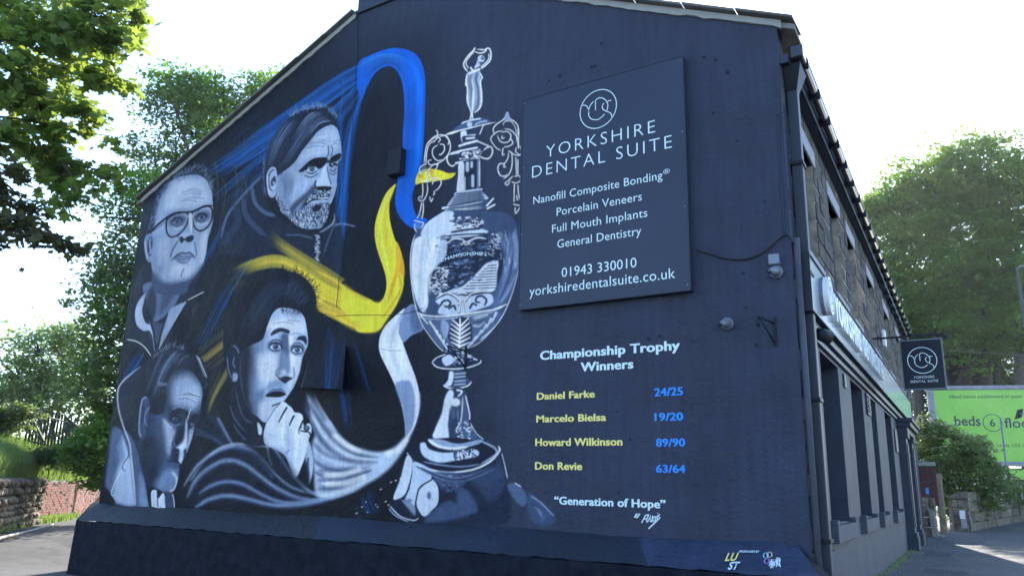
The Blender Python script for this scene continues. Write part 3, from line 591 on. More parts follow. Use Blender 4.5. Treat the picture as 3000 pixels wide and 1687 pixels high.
    line([(618,560),(628,700),(642,850)],14,.88,8,.9,fm);ell(560,862,26,22,.75,10,.8,0,fm);ell(625,890,18,18,.82,8,.8,0,fm)
    fill([(498,880),(530,908),(575,895),(632,912),(600,935),(570,955),(545,940),(520,915)],.08,6,.95,fm);line([(500,890),(498,860),(520,830)],4,.3,4,.7);line([(640,912),(648,880),(640,820)],4,.35,4,.8)
    fill([(455,552),(482,520),(535,502),(602,520),(598,548),(545,532),(500,548),(462,565)],.16,4,.95);tufts([(460,550),(520,525),(600,535)],50,18,35,30,.08,1.8,.8,4)
    fill([(664,602),(690,570),(742,572),(748,640),(720,612),(690,600)],.16,4,.95);tufts([(670,600),(700,585),(742,620)],36,16,-20,40,.08,1.8,.8,4)
    for cx,cy,r in ((495,656,1),(672,682,.92)):
        ell(cx,cy-4,66*r,46*r,.34,18,.8,0,fm);ell(cx,cy+3,48*r,22*r,.66,4);ell(cx,cy,22*r,22*r,.18,2);ell(cx,cy+2,15*r,14*r,.42,3);ell(cx,cy,9*r,10*r,.0,1.5);ell(cx-5,cy-8,4,4,.95,1)
        line([(cx-58*r,cy+10),(cx-35*r,cy-24),(cx+5,cy-32),(cx+40*r,cy-16),(cx+52*r,cy+20)],5,.03,2);line([(cx-52*r,cy+14),(cx-10,cy+34),(cx+40*r,cy+28)],3.5,.2,3,.8);line([(cx-60*r,cy-20),(cx-20*r,cy-55),(cx+30*r,cy-54),(cx+55*r,cy-20)],4,.14,3,.8)
    fill([(410,1056),(455,1006),(500,996),(545,994),(580,1044),(540,1030),(480,1024)],.42,4,.95);fill([(412,1056),(470,1024),(540,1022),(580,1046),(530,1066),(450,1066)],.0,3);fill([(450,1070),(530,1070),(575,1050),(560,1085),(480,1090)],.72,6,.9)
    fill([(440,950),(520,930),(560,980),(500,985),(430,1010)],.5,14,.7,fm)
    line([(465,1140),(500,1125),(540,1112)],5,.06,3,.9)
    for pts in ([(480,470),(560,455),(640,470)],[(460,500),(430,540),(415,580)],[(600,440),(690,450)],[(610,560),(660,545),(720,560)]): line(pts,3,.45,4,.7,fm)
    HR=[(90,800),(70,700),(70,540),(100,380),(180,230),(300,120),(420,60),(560,40),(680,60),(770,130),(822,230),(824,330),(790,395),(742,412),(700,368),(620,345),(530,336),(468,385),(428,480),(390,590),(300,640),(200,690),(150,650),(110,720)]
    fill(HR,.03,6);hm=mask(HR)
    sheaf([(640,90),(600,150),(560,250)],[(810,260),(760,300),(700,360)],80,[.3,.18,.26],2.2,2,.6,hm,.4,4,14)
    sheaf([(560,90),(400,180),(250,400),(180,560)],[(640,200),(500,320),(420,440),(330,600)],90,[.14,.2,.1],2.4,2,.6,hm,.3,4,18)
    tufts([(100,380),(200,210),(330,110),(460,55)],60,46,110,40,.03,2,.9,8,None,.6);tufts([(480,50),(600,40),(720,80),(800,170),(825,260),(815,350)],90,46,50,60,.03,2,.9,8,None,.7)
    tufts([(540,345),(620,350),(700,370)],50,44,-80,35,.2,1.6,.8,5)
    fill([(150,640),(185,660),(210,720),(200,800),(188,880),(180,932),(150,942),(125,915),(108,850),(92,760),(96,700)],.12,4);line([(100,740),(110,840),(135,910)],4,.5,4,.8);line([(150,645),(180,670),(195,710)],7,.45,4,.8);fill([(150,870),(185,880),(180,930),(145,935)],.6,8,.9);line([(158,740),(148,790),(165,830)],4,.6,3,.7)
    for pts in ([(170,1010),(200,1150),(240,1240),(300,1278)],[(120,1130),(160,1240),(240,1340)],[(150,1290),(200,1360),(250,1420)]): line(pts,4,.42,5,.8)
    # hand
    fr('L')
    fill([(195,315),(220,330),(245,380),(240,440),(210,440),(200,390)],.75,4)
    fill([(740,510),(772,600),(790,720),(780,860),(748,972),(722,900),(690,780),(715,640)],.66,5);fill([(700,700),(745,860),(752,970),(720,960),(640,900),(640,800)],.05,16,.95)
    for i in range(12): line([(700+rg.uniform(0,30),700+i*18),(740,690+i*18)],3,.04,2,.8)
    HAND=[(262,470),(270,390),(300,300),(380,170),(440,110),(480,95),(522,128),(560,158),(592,205),(640,213),(676,240),(684,290),(690,350),(740,323),(772,360),(766,430),(742,490),(722,620),(665,780),(612,892),(560,830),(480,660),(300,560),(268,520)]
    fill(HAND,.8,2.5);hm=mask(HAND)
    fill([(300,420),(420,440),(600,500),(640,620),(560,800),(420,640),(300,540)],.72,30,.8,hm);fill([(260,480),(300,560),(480,640),(560,830),(420,700),(260,600)],.5,30,.8,hm)
    sheaf([(400,300),(400,450),(430,600)],[(640,420),(640,600),(600,760)],24,[.9,.66,.88],8,9,.35,hm)
    for pts in ([(512,150),(470,220),(420,318)],[(588,240),(560,290),(534,352)],[(684,290),(655,350),(636,400)]): line(pts,5.5,.0,2,1,None,3)
    line([(300,305),(380,175),(440,112)],3,.3,3,.6);line([(640,440),(640,390),(670,360)],3,.15,2,.8)
    ell(718,375,32,30,.1,4);ell(720,372,20,20,.45,4,.9);line([(650,400),(700,412),(740,415),(760,450)],4,.05,1.5)
    line([(300,560),(320,680),(350,770)],5,.75,5,.7);line([(540,600),(470,680),(430,800)],6,.4,8,.5)
    fill([(100,640),(300,600),(420,640),(560,800),(640,900),(720,1000),(560,1000),(400,880),(200,760)],.1,30,.6)
    # ---- white cloth and ribbon
    sheaf([(690,0),(740,160),(860,340),(1000,480)],[(790,-10),(850,110),(950,280),(1060,430)],60,[.45,.7,.5,.8],6,6,.5,None,.6,0,16,None,(.25,1.2))
    sheaf([(640,60),(700,200),(780,330),(860,480)],[(700,10),(760,180),(880,360),(1000,500)],30,[.3,.5,.3],6,7,.4,None,.6,0,16,None,(0,1.2))
    fill([(900,330),(960,300),(1040,410),(1140,510),(1250,575),(1400,618),(1520,622),(1640,580),(1740,490),(1790,420),(1850,260),(1880,100),(1915,0),(1920,120),(1895,270),(1850,390),(1790,530),(1700,680),(1600,800),(1480,900),(1340,980),(1200,1060),(1000,1120),(860,1115),(810,1060),(800,900),(790,700),(775,560),(800,470),(850,400)],.7,16)
    cm=mask([(700,20),(780,0),(830,90),(930,260),(1040,410),(1140,510),(1250,575),(1400,618),(1520,622),(1640,580),(1740,490),(1790,420),(1850,260),(1880,100),(1915,0),(1920,120),(1895,270),(1850,390),(1790,530),(1700,680),(1600,800),(1480,900),(1340,980),(1200,1060),(1000,1120),(860,1115),(810,1060),(800,900),(790,700),(765,500),(760,350),(720,200)],5)
    sheaf([(760,60),(880,280),(1040,470),(1250,620),(1560,680)],[(760,300),(840,500),(980,660),(1200,760),(1540,740)],44,[.85,.35,.8,.4,.75],8,8,.5,cm,.5)
    sheaf([(790,620),(900,720),(1100,790),(1450,760)],[(800,1080),(950,1080),(1150,1020),(1450,860)],50,[.7,.3,.75,.3,.72,.3,.8],9,8,.5,cm,.5)
    for pts in ([(720,110),(820,240),(900,340),(1000,440)],[(770,330),(850,470),(960,600)],[(800,540),(900,640),(1050,700),(1220,720)],[(860,820),(1040,820),(1240,790)],[(840,930),(1040,900),(1260,850)],[(860,1020),(1060,990),(1260,930)]): line(pts,13,.26,16,.5,cm,4)
    for pts in ([(1000,440),(1150,560),(1300,620)],[(1560,650),(1700,600),(1790,480)],[(900,880),(1100,870),(1300,800)],[(900,970),(1150,960),(1350,880)]): line(pts,16,.92,14,.7,cm)
    fr('D')
    fill([(225,-20),(262,20),(292,128),(220,170),(165,215),(140,150),(130,70),(180,10)],.5,3);fill([(225,-10),(260,40),(285,120),(230,150),(210,60)],.34,18,.7)
    fill([(180,5),(110,60),(55,120),(24,190),(26,275),(80,390),(130,500),(160,600),(178,700),(187,785),(225,750),(262,640),(268,540),(245,430),(200,310),(165,212),(140,150),(135,80)],.82,2.5)
    fill([(120,470),(200,440),(235,520),(240,640),(225,720),(187,780),(178,700),(160,600)],.5,10,.9)
    sheaf([(170,30),(60,150),(60,270),(150,480)],[(135,110),(140,200),(180,330),(235,470)],28,[.9,.75,.9],7,7,.4,None,.6)
    line([(25,248),(90,262),(165,262)],2,.35,2,.5)
    # ================= trophy
    Wt=.92
    fr('J')
    HL=[[(300,400),(315,250),(340,120),(400,50),(480,10),(520,20)],[(330,400),(335,260),(365,130),(430,60)],[(500,10),(600,-10),(650,40),(675,140),(650,240),(580,330),(500,380),(440,400)],[(520,110),(580,120),(590,190),(550,250),(510,260)],[(500,120),(430,170),(420,250),(450,310),(500,345),(560,330)],[(610,0),(655,60),(640,120)],
        [(430,385),(480,400),(500,380),(480,450),(460,460)],[(410,330),(360,350),(380,400),(430,400)],[(330,400),(300,400),(245,440),(235,500),(260,540)],[(300,500),(330,520),(340,620),(270,640)],
        [(255,630),(345,640)],[(280,660),(285,780),(270,880)],[(345,660),(350,780),(300,900),(240,910),(225,870),(260,840)],[(350,660),(400,600),(460,590),(520,600),(545,660),(500,740),(440,780)],[(420,680),(430,640),(480,620)],[(440,780),(450,810),(430,830)],[(380,850),(400,920),(430,870)],
        [(270,930),(240,1080),(200,1160)],[(290,930),(290,1060),(270,1170)],[(170,1190),(290,1220)],[(170,1230),(170,1300),(200,1360)],[(300,1230),(260,1290),(230,1350)],[(350,500),(400,430),(440,400)],[(380,500),(380,560),(430,610)]]
    for h in HL: line(h,3.2,Wt,1.6,.95)
    for c in ((290,470,38,55),(250,885,34,30),(240,1110,24,50),(400,880,18,26),(210,1270,36,60)): ell(*c,.5,8,.6)
    HRt=[[(1440,-110),(1540,-80),(1620,20),(1630,120),(1640,180)],[(1420,-80),(1330,-60),(1260,0),(1250,60),(1320,160),(1390,200)],[(1340,-20),(1370,60),(1440,90),(1510,60),(1530,-20),(1470,-70),(1390,-50)],[(1410,-10),(1400,30),(1440,20)],[(1430,150),(1500,140),(1560,90),(1510,20)],[(1420,160),(1410,260),(1440,250)],[(1500,200),(1490,300),(1440,380),(1370,390),(1345,460),(1380,550),(1450,560),(1480,530)],[(1540,220),(1550,350),(1530,480),(1480,560),(1420,600)],[(1440,390),(1430,430),(1460,430)],[(1560,560),(1500,620),(1450,660),(1480,690),(1520,630)],[(1600,300),(1610,540)],[(1630,330),(1630,540)],[(1570,570),(1650,560),(1670,620),(1600,660),(1540,640)],[(1580,680),(1575,920)],[(1630,680),(1640,820),(1665,900)],[(1610,840),(1625,900)],[(1570,960),(1660,980)],[(1590,1000),(1600,1090),(1660,1000)],[(1610,150),(1600,220),(1670,260),(1680,180),(1640,130)],[(1500,200),(1580,260),(1660,270)],
        [(1630,-100),(1640,120)]]
    for h in HRt: line(h,3.2,Wt,1.6,.95)
    fr('I');line([(1300,1330),(1280,1250),(1330,1180),(1430,1110),(1480,1015),(1510,1100),(1600,1160),(1640,1260),(1635,1449)],3.5,Wt,1.6);fill([(1430,1110),(1480,1015),(1515,1100),(1470,1140)],.6,4,.9);line([(1420,1200),(1440,1150),(1530,1140),(1600,1250),(1610,1449)],3,Wt,1.5,.8)
    line([(470,1260),(495,1300),(480,1350)],3,Wt,1.5);line([(360,1449),(440,1360),(560,1330),(640,1380),(668,1449)],3,Wt,1.5);line([(420,1449),(500,1370),(530,1400),(500,1440)],3,Wt,1.5)
    # statuette
    fill([(905,470),(960,420),(1080,390),(1100,450),(1120,520),(1100,580),(1112,700),(1118,820),(1105,930),(1030,1020),(1000,1010),(1000,1090),(1030,1110),(940,1125),(965,1010),(925,900),(912,760),(915,660),(890,620),(895,540)],.5,3)
    sheaf([(910,470),(895,560),(915,700),(920,880),(960,1010)],[(1100,460),(1080,560),(1112,700),(1110,900),(1020,1020)],46,[.95,.3,.9,.35,.95],3,2,.8,None,.35)
    line([(905,470),(890,620),(915,660),(912,860),(965,1010),(950,1120)],3.4,Wt,1.5);line([(1080,440),(1125,520),(1100,580),(1118,760),(1105,930),(1020,1020)],3.4,Wt,1.5);line([(1000,700),(985,900),(985,1100)],4,Wt,2)
    line([(920,440),(870,370),(870,300),(940,200),(1000,140),(1025,95)],5,Wt,2);line([(935,400),(895,310),(960,210),(1010,160)],3,Wt,1.5);line([(1010,150),(1080,175),(1150,165),(1180,130),(1140,130),(1050,120)],4,Wt,1.5);line([(1170,115),(1220,110),(1245,160),(1240,270),(1170,350),(1100,400)],4.5,Wt,2);line([(1215,180),(1210,270),(1100,380)],3,Wt,1.5)
    ell(1110,255,52,52,.78,3,1,-30);ell(1130,250,26,28,.35,5,.8);fill([(1060,280),(1110,340),(1030,390),(1010,380),(1040,330)],.75,3);ell(1100,320,22,26,.3,5,.7);line([(930,470),(1000,440),(1090,400)],7,Wt,2,.9);line([(960,380),(990,420)],5,Wt,1.5)
    # lid and neck
    fill([(720,1270),(760,1220),(830,1170),(940,1125),(1110,1095),(1230,1130),(1240,1150),(1140,1190),(900,1250),(790,1275)],.36,4);line([(830,1170),(940,1130),(1110,1098)],4,Wt,2);ell(945,1185,38,40,.75,4);line([(600,1335),(700,1295),(800,1272),(950,1235),(1140,1190),(1315,1152)],5,Wt,1.5,1,None,3);fill([(640,1325),(720,1285),(790,1268),(790,1285),(700,1320)],.85,3)
    line([(1020,1190),(1100,1150),(1200,1135)],4,.75,2,.8)
    fill([(825,1290),(900,1270),(1140,1200),(1090,1330),(1070,1449),(850,1449)],.22,3);fill([(825,1290),(900,1280),(905,1449),(850,1449),(822,1370)],.8,4);line([(1140,1200),(1090,1320)],3,Wt,1.5);
    for y in (1340,1385,1440): line([(910,y+5),(1020,y-8)],5,.85,2,.9)
    fr('J')
    fill([(850,0),(1060,0),(1070,70),(1200,130),(1110,260),(1100,380),(780,380),(800,240),(800,130),(850,100)],.22,3)
    for a,b,w,c in (((905,30),(1010,20),6,.85),((870,110),(1050,65),7,.88),((1060,70),(1210,135),4,.9),((800,135),(870,115),6,.85),((690,240),(820,205),6,.85),((820,205),(1050,160),6,.88),((640,260),(800,235),3,.8),((750,380),(880,350),6,.88),((880,350),(1080,320),6,.85)): line([a,b],w,c,2,.95)
    specks([(810,240),(1100,180),(1100,300),(810,330)],90,[.9,.8,.15],(2,5),None,6,0)
    line([(640,260),(625,320),(650,390),(700,420),(740,400)],4,Wt,1.6);line([(1140,200),(1190,160),(1250,150),(1270,230),(1220,310),(1150,310),(1100,290)],4,Wt,1.6)
    fill([(790,380),(1100,330),(1085,560),(1085,700),(1105,745),(870,785),(760,790),(780,560)],.16,3)
    fill([(792,385),(865,375),(868,560),(862,780),(765,790),(782,560)],.82,3)
    for x,y0,y1,w,c in ((880,580,760,4,.8),(915,380,480,10,.75),(975,370,430,8,.8),(990,560,700,9,.75),(1060,340,730,5,.45),(1085,350,700,5,.8),(940,580,700,4,.3)): line([(x,y0),(x,y1)],w,c,4,.9)
    fill([(760,790),(1105,735),(1120,780),(1195,850),(1190,890),(900,930),(640,985),(680,900),(730,840)],.72,3)
    for i in range(7): line([(745-i*16,815+i*28),(950,790+i*22),(1120+i*8,765+i*18)],3.5,.16,2,.75)
    fill([(650,985),(1180,890),(1220,1000),(1200,1030),(900,1060),(560,1030)],.3,4);sheaf([(600,1010),(900,960),(1180,900)],[(600,1050),(900,1060),(1200,1030)],26,[.85,.3,.8,.2],4,2,.8,None,.4)
    line([(1190,980),(1280,880)],5,Wt,2);line([(1200,1020),(1300,965)],5,Wt,2);line([(565,1015),(640,1000)],6,.85,3)
    # body
    fr('K')
    BD=[(120,112),(90,200),(72,340),(75,500),(100,700),(140,860),(190,980),(280,1110),(360,1200),(430,1235),(500,1215),(600,1190),(720,1130),(850,1010),(950,870),(1030,680),(1080,500),(1100,350),(1104,150),(1085,40),(1040,-30),(960,-85),(840,-100),(700,-105),(520,-112),(420,-112),(340,-70),(250,-10),(170,60)]
    fill(BD,.3,2.5);bm=mask(BD)
    fill([(300,440),(420,180),(800,120),(960,200),(960,500),(760,620),(430,640),(260,560)],.14,30,.9,bm)
    fill([(880,150),(1040,120),(1090,300),(1040,600),(900,820),(840,800),(930,560),(960,330)],.42,26,.8,bm)
    fill([(130,150),(330,130),(355,200),(340,330),(300,440),(240,520),(232,640),(242,760),(200,850),(150,800),(100,650),(80,480),(85,300)],.8,5,1,bm)
    sheaf([(140,170),(100,400),(130,700)],[(320,160),(280,420),(220,800)],50,[.9,.7,.92],5,4,.5,bm,.3)
    fill([(200,40),(290,-50),(400,-105),(480,-90),(470,-20),(520,20),(730,60),(805,100),(640,140),(480,150),(340,150),(180,140)],.76,6,1,bm)
    fill([(360,170),(420,190),(400,330),(340,400),(300,440),(340,260)],.72,6,.9,bm)
    fill([(570,600),(700,480),(790,390),(900,370),(890,480),(870,640),(760,645),(620,665),(420,670),(480,630)],.78,5,1,bm)
    for i in range(9): line([(800-i*28,415+i*27),(880,405+i*27)],3,.15,1.5,.7,bm)
    fill([(310,740),(450,680),(620,700),(820,675),(845,770),(700,830),(520,875),(340,865),(350,790)],.72,5,1,bm)
    for pts in ([(350,800),(380,750),(430,740),(450,770),(420,800),(390,790)],[(770,790),(790,740),(750,700),(700,710),(690,750),(730,760)],[(430,820),(480,790),(500,830)],[(630,820),(660,770),(700,790)]): line(pts,6,.14,3,.9,bm)
    for pts in ([(310,730),(400,680),(480,700),(540,760),(520,790)],[(590,760),(640,690),(740,665),(850,665)],[(510,690),(560,680),(610,690)],[(550,740),(530,860)],[(580,740),(600,860)]): line(pts,5,.06,2,.9,bm);line([(x,y-9) for x,y in pts],4,.95,1.6,.9,bm)
    fill([(1085,180),(1098,340),(1075,440),(1035,435),(1050,300),(1045,150),(1060,60)],.55,8,.9,bm)
    sheaf([(1000,150),(960,400),(900,700)],[(1080,480),(1000,650),(900,800)],40,[.36,.5,.28,.55],6,6,.5,bm,.4)
    specks([(250,460),(420,400),(430,600),(330,700),(250,640)],110,[.9,.75],(1.5,4),bm,8,0);specks([(430,400),(640,330),(700,480),(560,600),(430,620)],70,[.35,.5,.25],(3,8),bm,12,0)
    specks([(820,110),(940,120),(860,330),(760,320)],60,[.9,.6],(1.5,4),bm,5,.8);specks([(430,-30),(740,-60),(760,40),(480,70)],70,[.95,.1,.8],(2,5),bm,8,.2);specks([(420,200),(780,170),(840,280),(430,300)],60,[.4,.3],(2,5),bm,12,0)
    line([(420,200),(480,160),(560,165),(600,190),(700,150),(790,160)],5,.85,2,.9,bm);line([(350,140),(560,120),(800,110)],4,.1,2,.9,bm);line([(450,100),(600,75),(740,62)],6,.12,2,.9,bm)
    line([(540,205),(560,215),(570,190),(590,215),(610,210),(635,190)],3,.95,1.3,.95)
    line([(120,850),(220,885),(380,890),(560,872),(750,845),(870,825),(980,775)],6,.9,2,.95,bm);line([(130,880),(220,912),(380,915),(560,896),(760,868),(860,850)],4,.85,2,.9,bm)
    line([(120,112),(90,200),(72,340),(75,500),(100,700),(140,860),(190,980),(280,1110),(360,1200),(430,1235)],3,.9,2,.9)
    line([(1104,150),(1100,350),(1080,500),(1030,680),(950,870),(850,1010),(720,1140),(600,1195)],3,.8,2,.85)
    for i in range(46):
        a_=rg.uniform(0,1);x=150+a_*120;y=rg.uniform(160,820);line([(x,y),(x+rg.uniform(-8,8),y+60)],3,rg.choice([.98,.62,.9,.75]),4,.45,bm)
    for i in range(90):
        x=rg.uniform(300,900);y=rg.uniform(120,640);w_=rg.uniform(10,36);line([(x,y),(x+w_*.5,y-w_*.25),(x+w_,y-w_*.2+rg.uniform(-8,8))],rg.uniform(1.5,3.2),rg.choice([.9,.7,.5,.06]),1.6,.75,bm)
    for i in range(30):
        x=rg.uniform(820,1060);y=rg.uniform(60,420);line([(x,y),(x+10,y+24),(x+4,y+60)],2.2,rg.choice([.7,.5,.85,.1]),3,.6,bm)
    # leaves under the belly
    fill([(170,900),(520,905),(900,840),(860,1000),(600,1190),(400,1210),(250,1060)],.42,20,.6,bm)
    fill([(520,905),(450,990),(425,1080),(470,1150),(500,1215),(540,1200),(640,1140),(655,1020),(640,960),(590,900)],.2,3,1,bm)
    for i in range(7):
        y=930+i*38;line([(532,y+50),(455+abs(3-i)*8-12,y-10+i*4)],7,.92,2,.95,bm,3);line([(548,y+50),(640-abs(3-i)*6,y-25+i*8)],7,.92,2,.95,bm,3)
    line([(540,905),(540,1000),(530,1215)],5,.9,2,.95)
    for i in range(6): line([(250+i*34,930+i*44),(300+i*22,1010+i*34),(330+i*18,1070+i*26)],7,.85,3,.9,bm,3)
    for i in range(6): line([(880-i*46,860+i*56),(840-i*46,950+i*46)],9,.8,3,.85,bm,3)
    fill([(370,920),(430,960),(430,1040),(400,1100),(360,1020)],.6,6,.9,bm);sheaf([(660,900),(760,880),(820,870)],[(660,980),(720,990),(780,930)],20,[.8,.25,.7],4,3,.8,bm)
    line([(235,960),(160,870)],4,.9,2,.8);line([(730,1110),(860,1000),(960,860),(1010,740)],5,.85,2,.8,bm)
    # stem
    fill([(400,1235),(600,1195),(640,1270),(740,1300),(720,1340),(600,1380),(440,1385),(320,1370),(275,1330),(320,1285)],.2,3);fill([(370,1290),(440,1250),(490,1300),(460,1340),(400,1355)],.76,4);line([(275,1325),(330,1370),(450,1385),(600,1375),(720,1335),(738,1300)],3.5,.9,1.5);line([(275,1325),(320,1280),(410,1245)],3,.85,1.5);specks([(470,1240),(600,1210),(700,1300),(480,1370)],45,[.85,.6],(2,5),None,6,.3)
    fr('D')
    fill([(450,385),(545,385),(545,420),(580,450),(500,490),(410,480),(440,440)],.3,3);fill([(450,390),(475,400),(460,470),(415,478),(440,440)],.8,4);line([(410,470),(440,488),(500,490),(560,475),(582,450)],4,.88,1.6)
    for y in (400,420,445,465): line([(480,y+4),(545,y-2)],4,.75,2,.8)
    fill([(450,495),(530,490),(560,560),(575,700),(620,770),(660,800),(500,815),(350,790),(360,740),(400,640),(420,550)],.24,3);fill([(520,520),(560,600),(570,720),(620,790),(520,800),(510,640)],.36,10,.8)
    fill([(450,500),(475,520),(460,600),(440,700),(440,800),(352,790),(362,735),(402,640),(420,550)],.8,6);ell(485,575,30,26,.85,8);sheaf([(450,610),(445,680)],[(500,600),(510,690)],14,[.3,.5],4,3,.6)
    line([(530,545),(520,680),(490,740),(500,760)],3.5,.9,2,.9);line([(545,530),(570,640),(570,680)],4,.9,2,.9);line([(490,500),(525,510),(500,540)],5,.85,2);specks([(500,690),(560,690),(600,790),(470,800)],40,[.85,.5],(2,5),None,6,.3);line([(575,700),(610,760),(655,800)],3,.85,2,.8)
    # foot
    ell(475,900,285,110,.1,3,1,2);fill([(320,800),(400,800),(500,825),(640,800),(620,830),(470,860),(360,840)],.6,5,.9)
    line([(320,800),(380,840),(470,856),(560,845)],9,.85,4,.9);fill([(270,830),(300,820),(330,860),(430,880),(600,860),(620,900),(500,925),(380,940),(290,900)],.72,6);specks([(460,860),(600,850),(610,910),(480,920)],60,[.1,.9,.3],(2,5),None,8,1.2)
    line([(190,880),(240,940),(340,985),(460,1000),(600,980),(700,930),(752,870),(745,840)],6,.85,3,.95);line([(195,905),(260,960),(360,1005),(500,1018),(640,985)],5,.45,4,.9);line([(640,810),(720,850),(730,890),(640,950)],6,.7,5,.8);line([(290,935),(400,955),(520,965),(640,950)],5,.55,4,.8)
    fill([(190,900),(110,1150),(80,1200),(130,1270),(240,1305),(500,1305),(800,1300),(800,1060),(765,880),(700,960),(500,1015),(300,990)],.14,14,.95)
    fill([(190,900),(225,930),(225,1010),(200,1100),(160,1150),(108,1158),(150,1040)],.76,4);line([(228,930),(222,1010),(195,1110),(165,1160)],4,.02,2)
    fill([(232,935),(340,985),(335,1040),(275,1090),(255,1150),(240,1200),(180,1170),(205,1100),(222,1010)],.7,5)
    fill([(340,1035),(380,1090),(380,1190),(340,1240),(290,1265),(250,1200),(258,1120),(285,1085)],.76,4);line([(340,1020),(345,1040),(275,1085),(255,1130),(245,1210),(285,1270)],4,.02,2);line([(345,1030),(385,1090),(382,1190),(330,1245)],4,.02,2);ell(325,1140,12,22,.3,8,.8);ell(205,1170,18,12,.3,8,.6)
    fill([(85,1200),(150,1160),(230,1200),(262,1290),(180,1280)],.1,5);fill([(160,1165),(235,1195),(240,1260),(200,1220)],.6,10,.8);line([(80,1215),(120,1260),(200,1300)],3,.6,2);line([(85,1200),(150,1265),(230,1290),(262,1275)],3.5,.8,2,.9)
    fill([(350,1000),(540,1010),(550,1060),(500,1100),(450,1120),(390,1090)],.3,12,.9);ell(455,1035,16,20,.72,8,.8);ell(410,1035,12,14,.5,8,.8);specks([(400,1060),(520,1060),(480,1120),(420,1110)],40,[.4,.1],(3,6),None,2,0)
    fill([(500,1100),(560,1110),(620,1220),(560,1260),(440,1290),(300,1300),(360,1220),(450,1170),(490,1190)],.33,16,.9)
    fill([(560,1010),(660,990),(760,960),(780,1020),(700,1060),(720,1100),(640,1080)],.28,14,.8);line([(765,880),(785,960),(800,1035)],3,.85,2,.85)
    fill([(800,1080),(850,1065),(900,1110),(920,1170),(890,1205),(840,1160)],.38,8,.9);fill([(930,1130),(1000,1180),(1085,1270),(1060,1320),(960,1300),(920,1220)],.3,14,.9);line([(940,1140),(1010,1190),(1082,1265)],4,.6,5,.8);line([(848,1066),(880,1085)],3,.9,1.5,.9)
    sheaf([(960,1200),(1010,1260)],[(1060,1260),(1000,1310)],16,[.45,.3],5,6,.4)
    fill([(560,1020),(700,990),(755,900),(770,1000),(790,1080),(700,1180),(640,1120)],.26,20,.7)
    sheaf([(240,950),(500,1030),(740,930)],[(260,985),(500,1060),(760,970)],40,[.6,.2,.45],3,3,.6,None,.4)
    sheaf([(360,1010),(380,1060),(500,1080)],[(520,1010),(560,1050),(520,1100)],16,[.4,.2],5,6,.5)
    # paint spatter
    fr('D')
    for x,y in ((90,1062),(120,1050),(150,1036),(28,1104),(58,1178),(0,1195),(12,1212),(75,1200),(-60,1180),(-85,1210),(-50,1240),(-120,1250)): line([(x,y),(x+rg.uniform(2,12),y-rg.uniform(0,6))],2.6,.95,1,.9)
    # fine paint mottling of the hand-sprayed coat
    r=np.random.RandomState(3);n=r.rand(CH//3+1,CW//3+1);n=np.kron(n,np.ones((3,3)))[:CH,:CW];n2=r.rand(CH,CW)
    CAN[:]=np.clip(CAN*(1+((n+n2)/2-.5)[:,:,None]*.09),0,255)
# ------------------------------------------------------------------ the mural as an image made here, in wall metres
WX0,WZ0,WWID,WHEI=-17.6,-.8,15.6,10.6
def mural_image():
    paint()
    w,h=1716,1166
    X=(np.arange(w)+.5)/w*WWID+WX0; Z=(np.arange(h)+.5)/h*WHEI+WZ0
    XX,ZZ=np.meshgrid(X,Z); Pw=np.stack([XX,np.full_like(XX,GY),ZZ],-1)@RC.T
    px=1500+FPX*Pw[...,0]/-Pw[...,2]; py=843.5-FPX*Pw[...,1]/-Pw[...,2]
    u=(px-CX0)*CS-.5; v=(py-CY0)*CS-.5
    out=(u<0)|(v<-60)|(u>CW-2)|(v>CH-2); u=np.clip(u,0,CW-2.01); v=np.clip(v,0,CH-2.01)
    i=u.astype(int); j=v.astype(int); a=(u-i)[...,None]; b=(v-j)[...,None]
    c=(CAN[j,i]*(1-a)+CAN[j,i+1]*a)*(1-b)+(CAN[j+1,i]*(1-a)+CAN[j+1,i+1]*a)*b
    c=np.where((px>CX1-4)[...,None],np.array(WALLC,float),c); c=np.where((px<CX0+4)[...,None],np.array((22,31,56.)),c)
    k=c/255; lin=np.where(k<.04045,k/12.92,((k+.055)/1.055)**2.4)
    alb=lin/np.array(LIGHT); alb=np.clip(alb*np.minimum(1,.9/np.maximum(alb.max(-1,keepdims=True),1e-6))**.3,0,.9)
    im=bpy.data.images.new('mural_paint',w,h,float_buffer=True,is_data=True)
    im.pixels.foreach_set(np.concatenate([alb,np.ones((h,w,1))],-1).astype(np.float32).ravel()); im.update(); im.pack(); return im
LIGHT=(.58,.86,1.30); IM=mural_image()
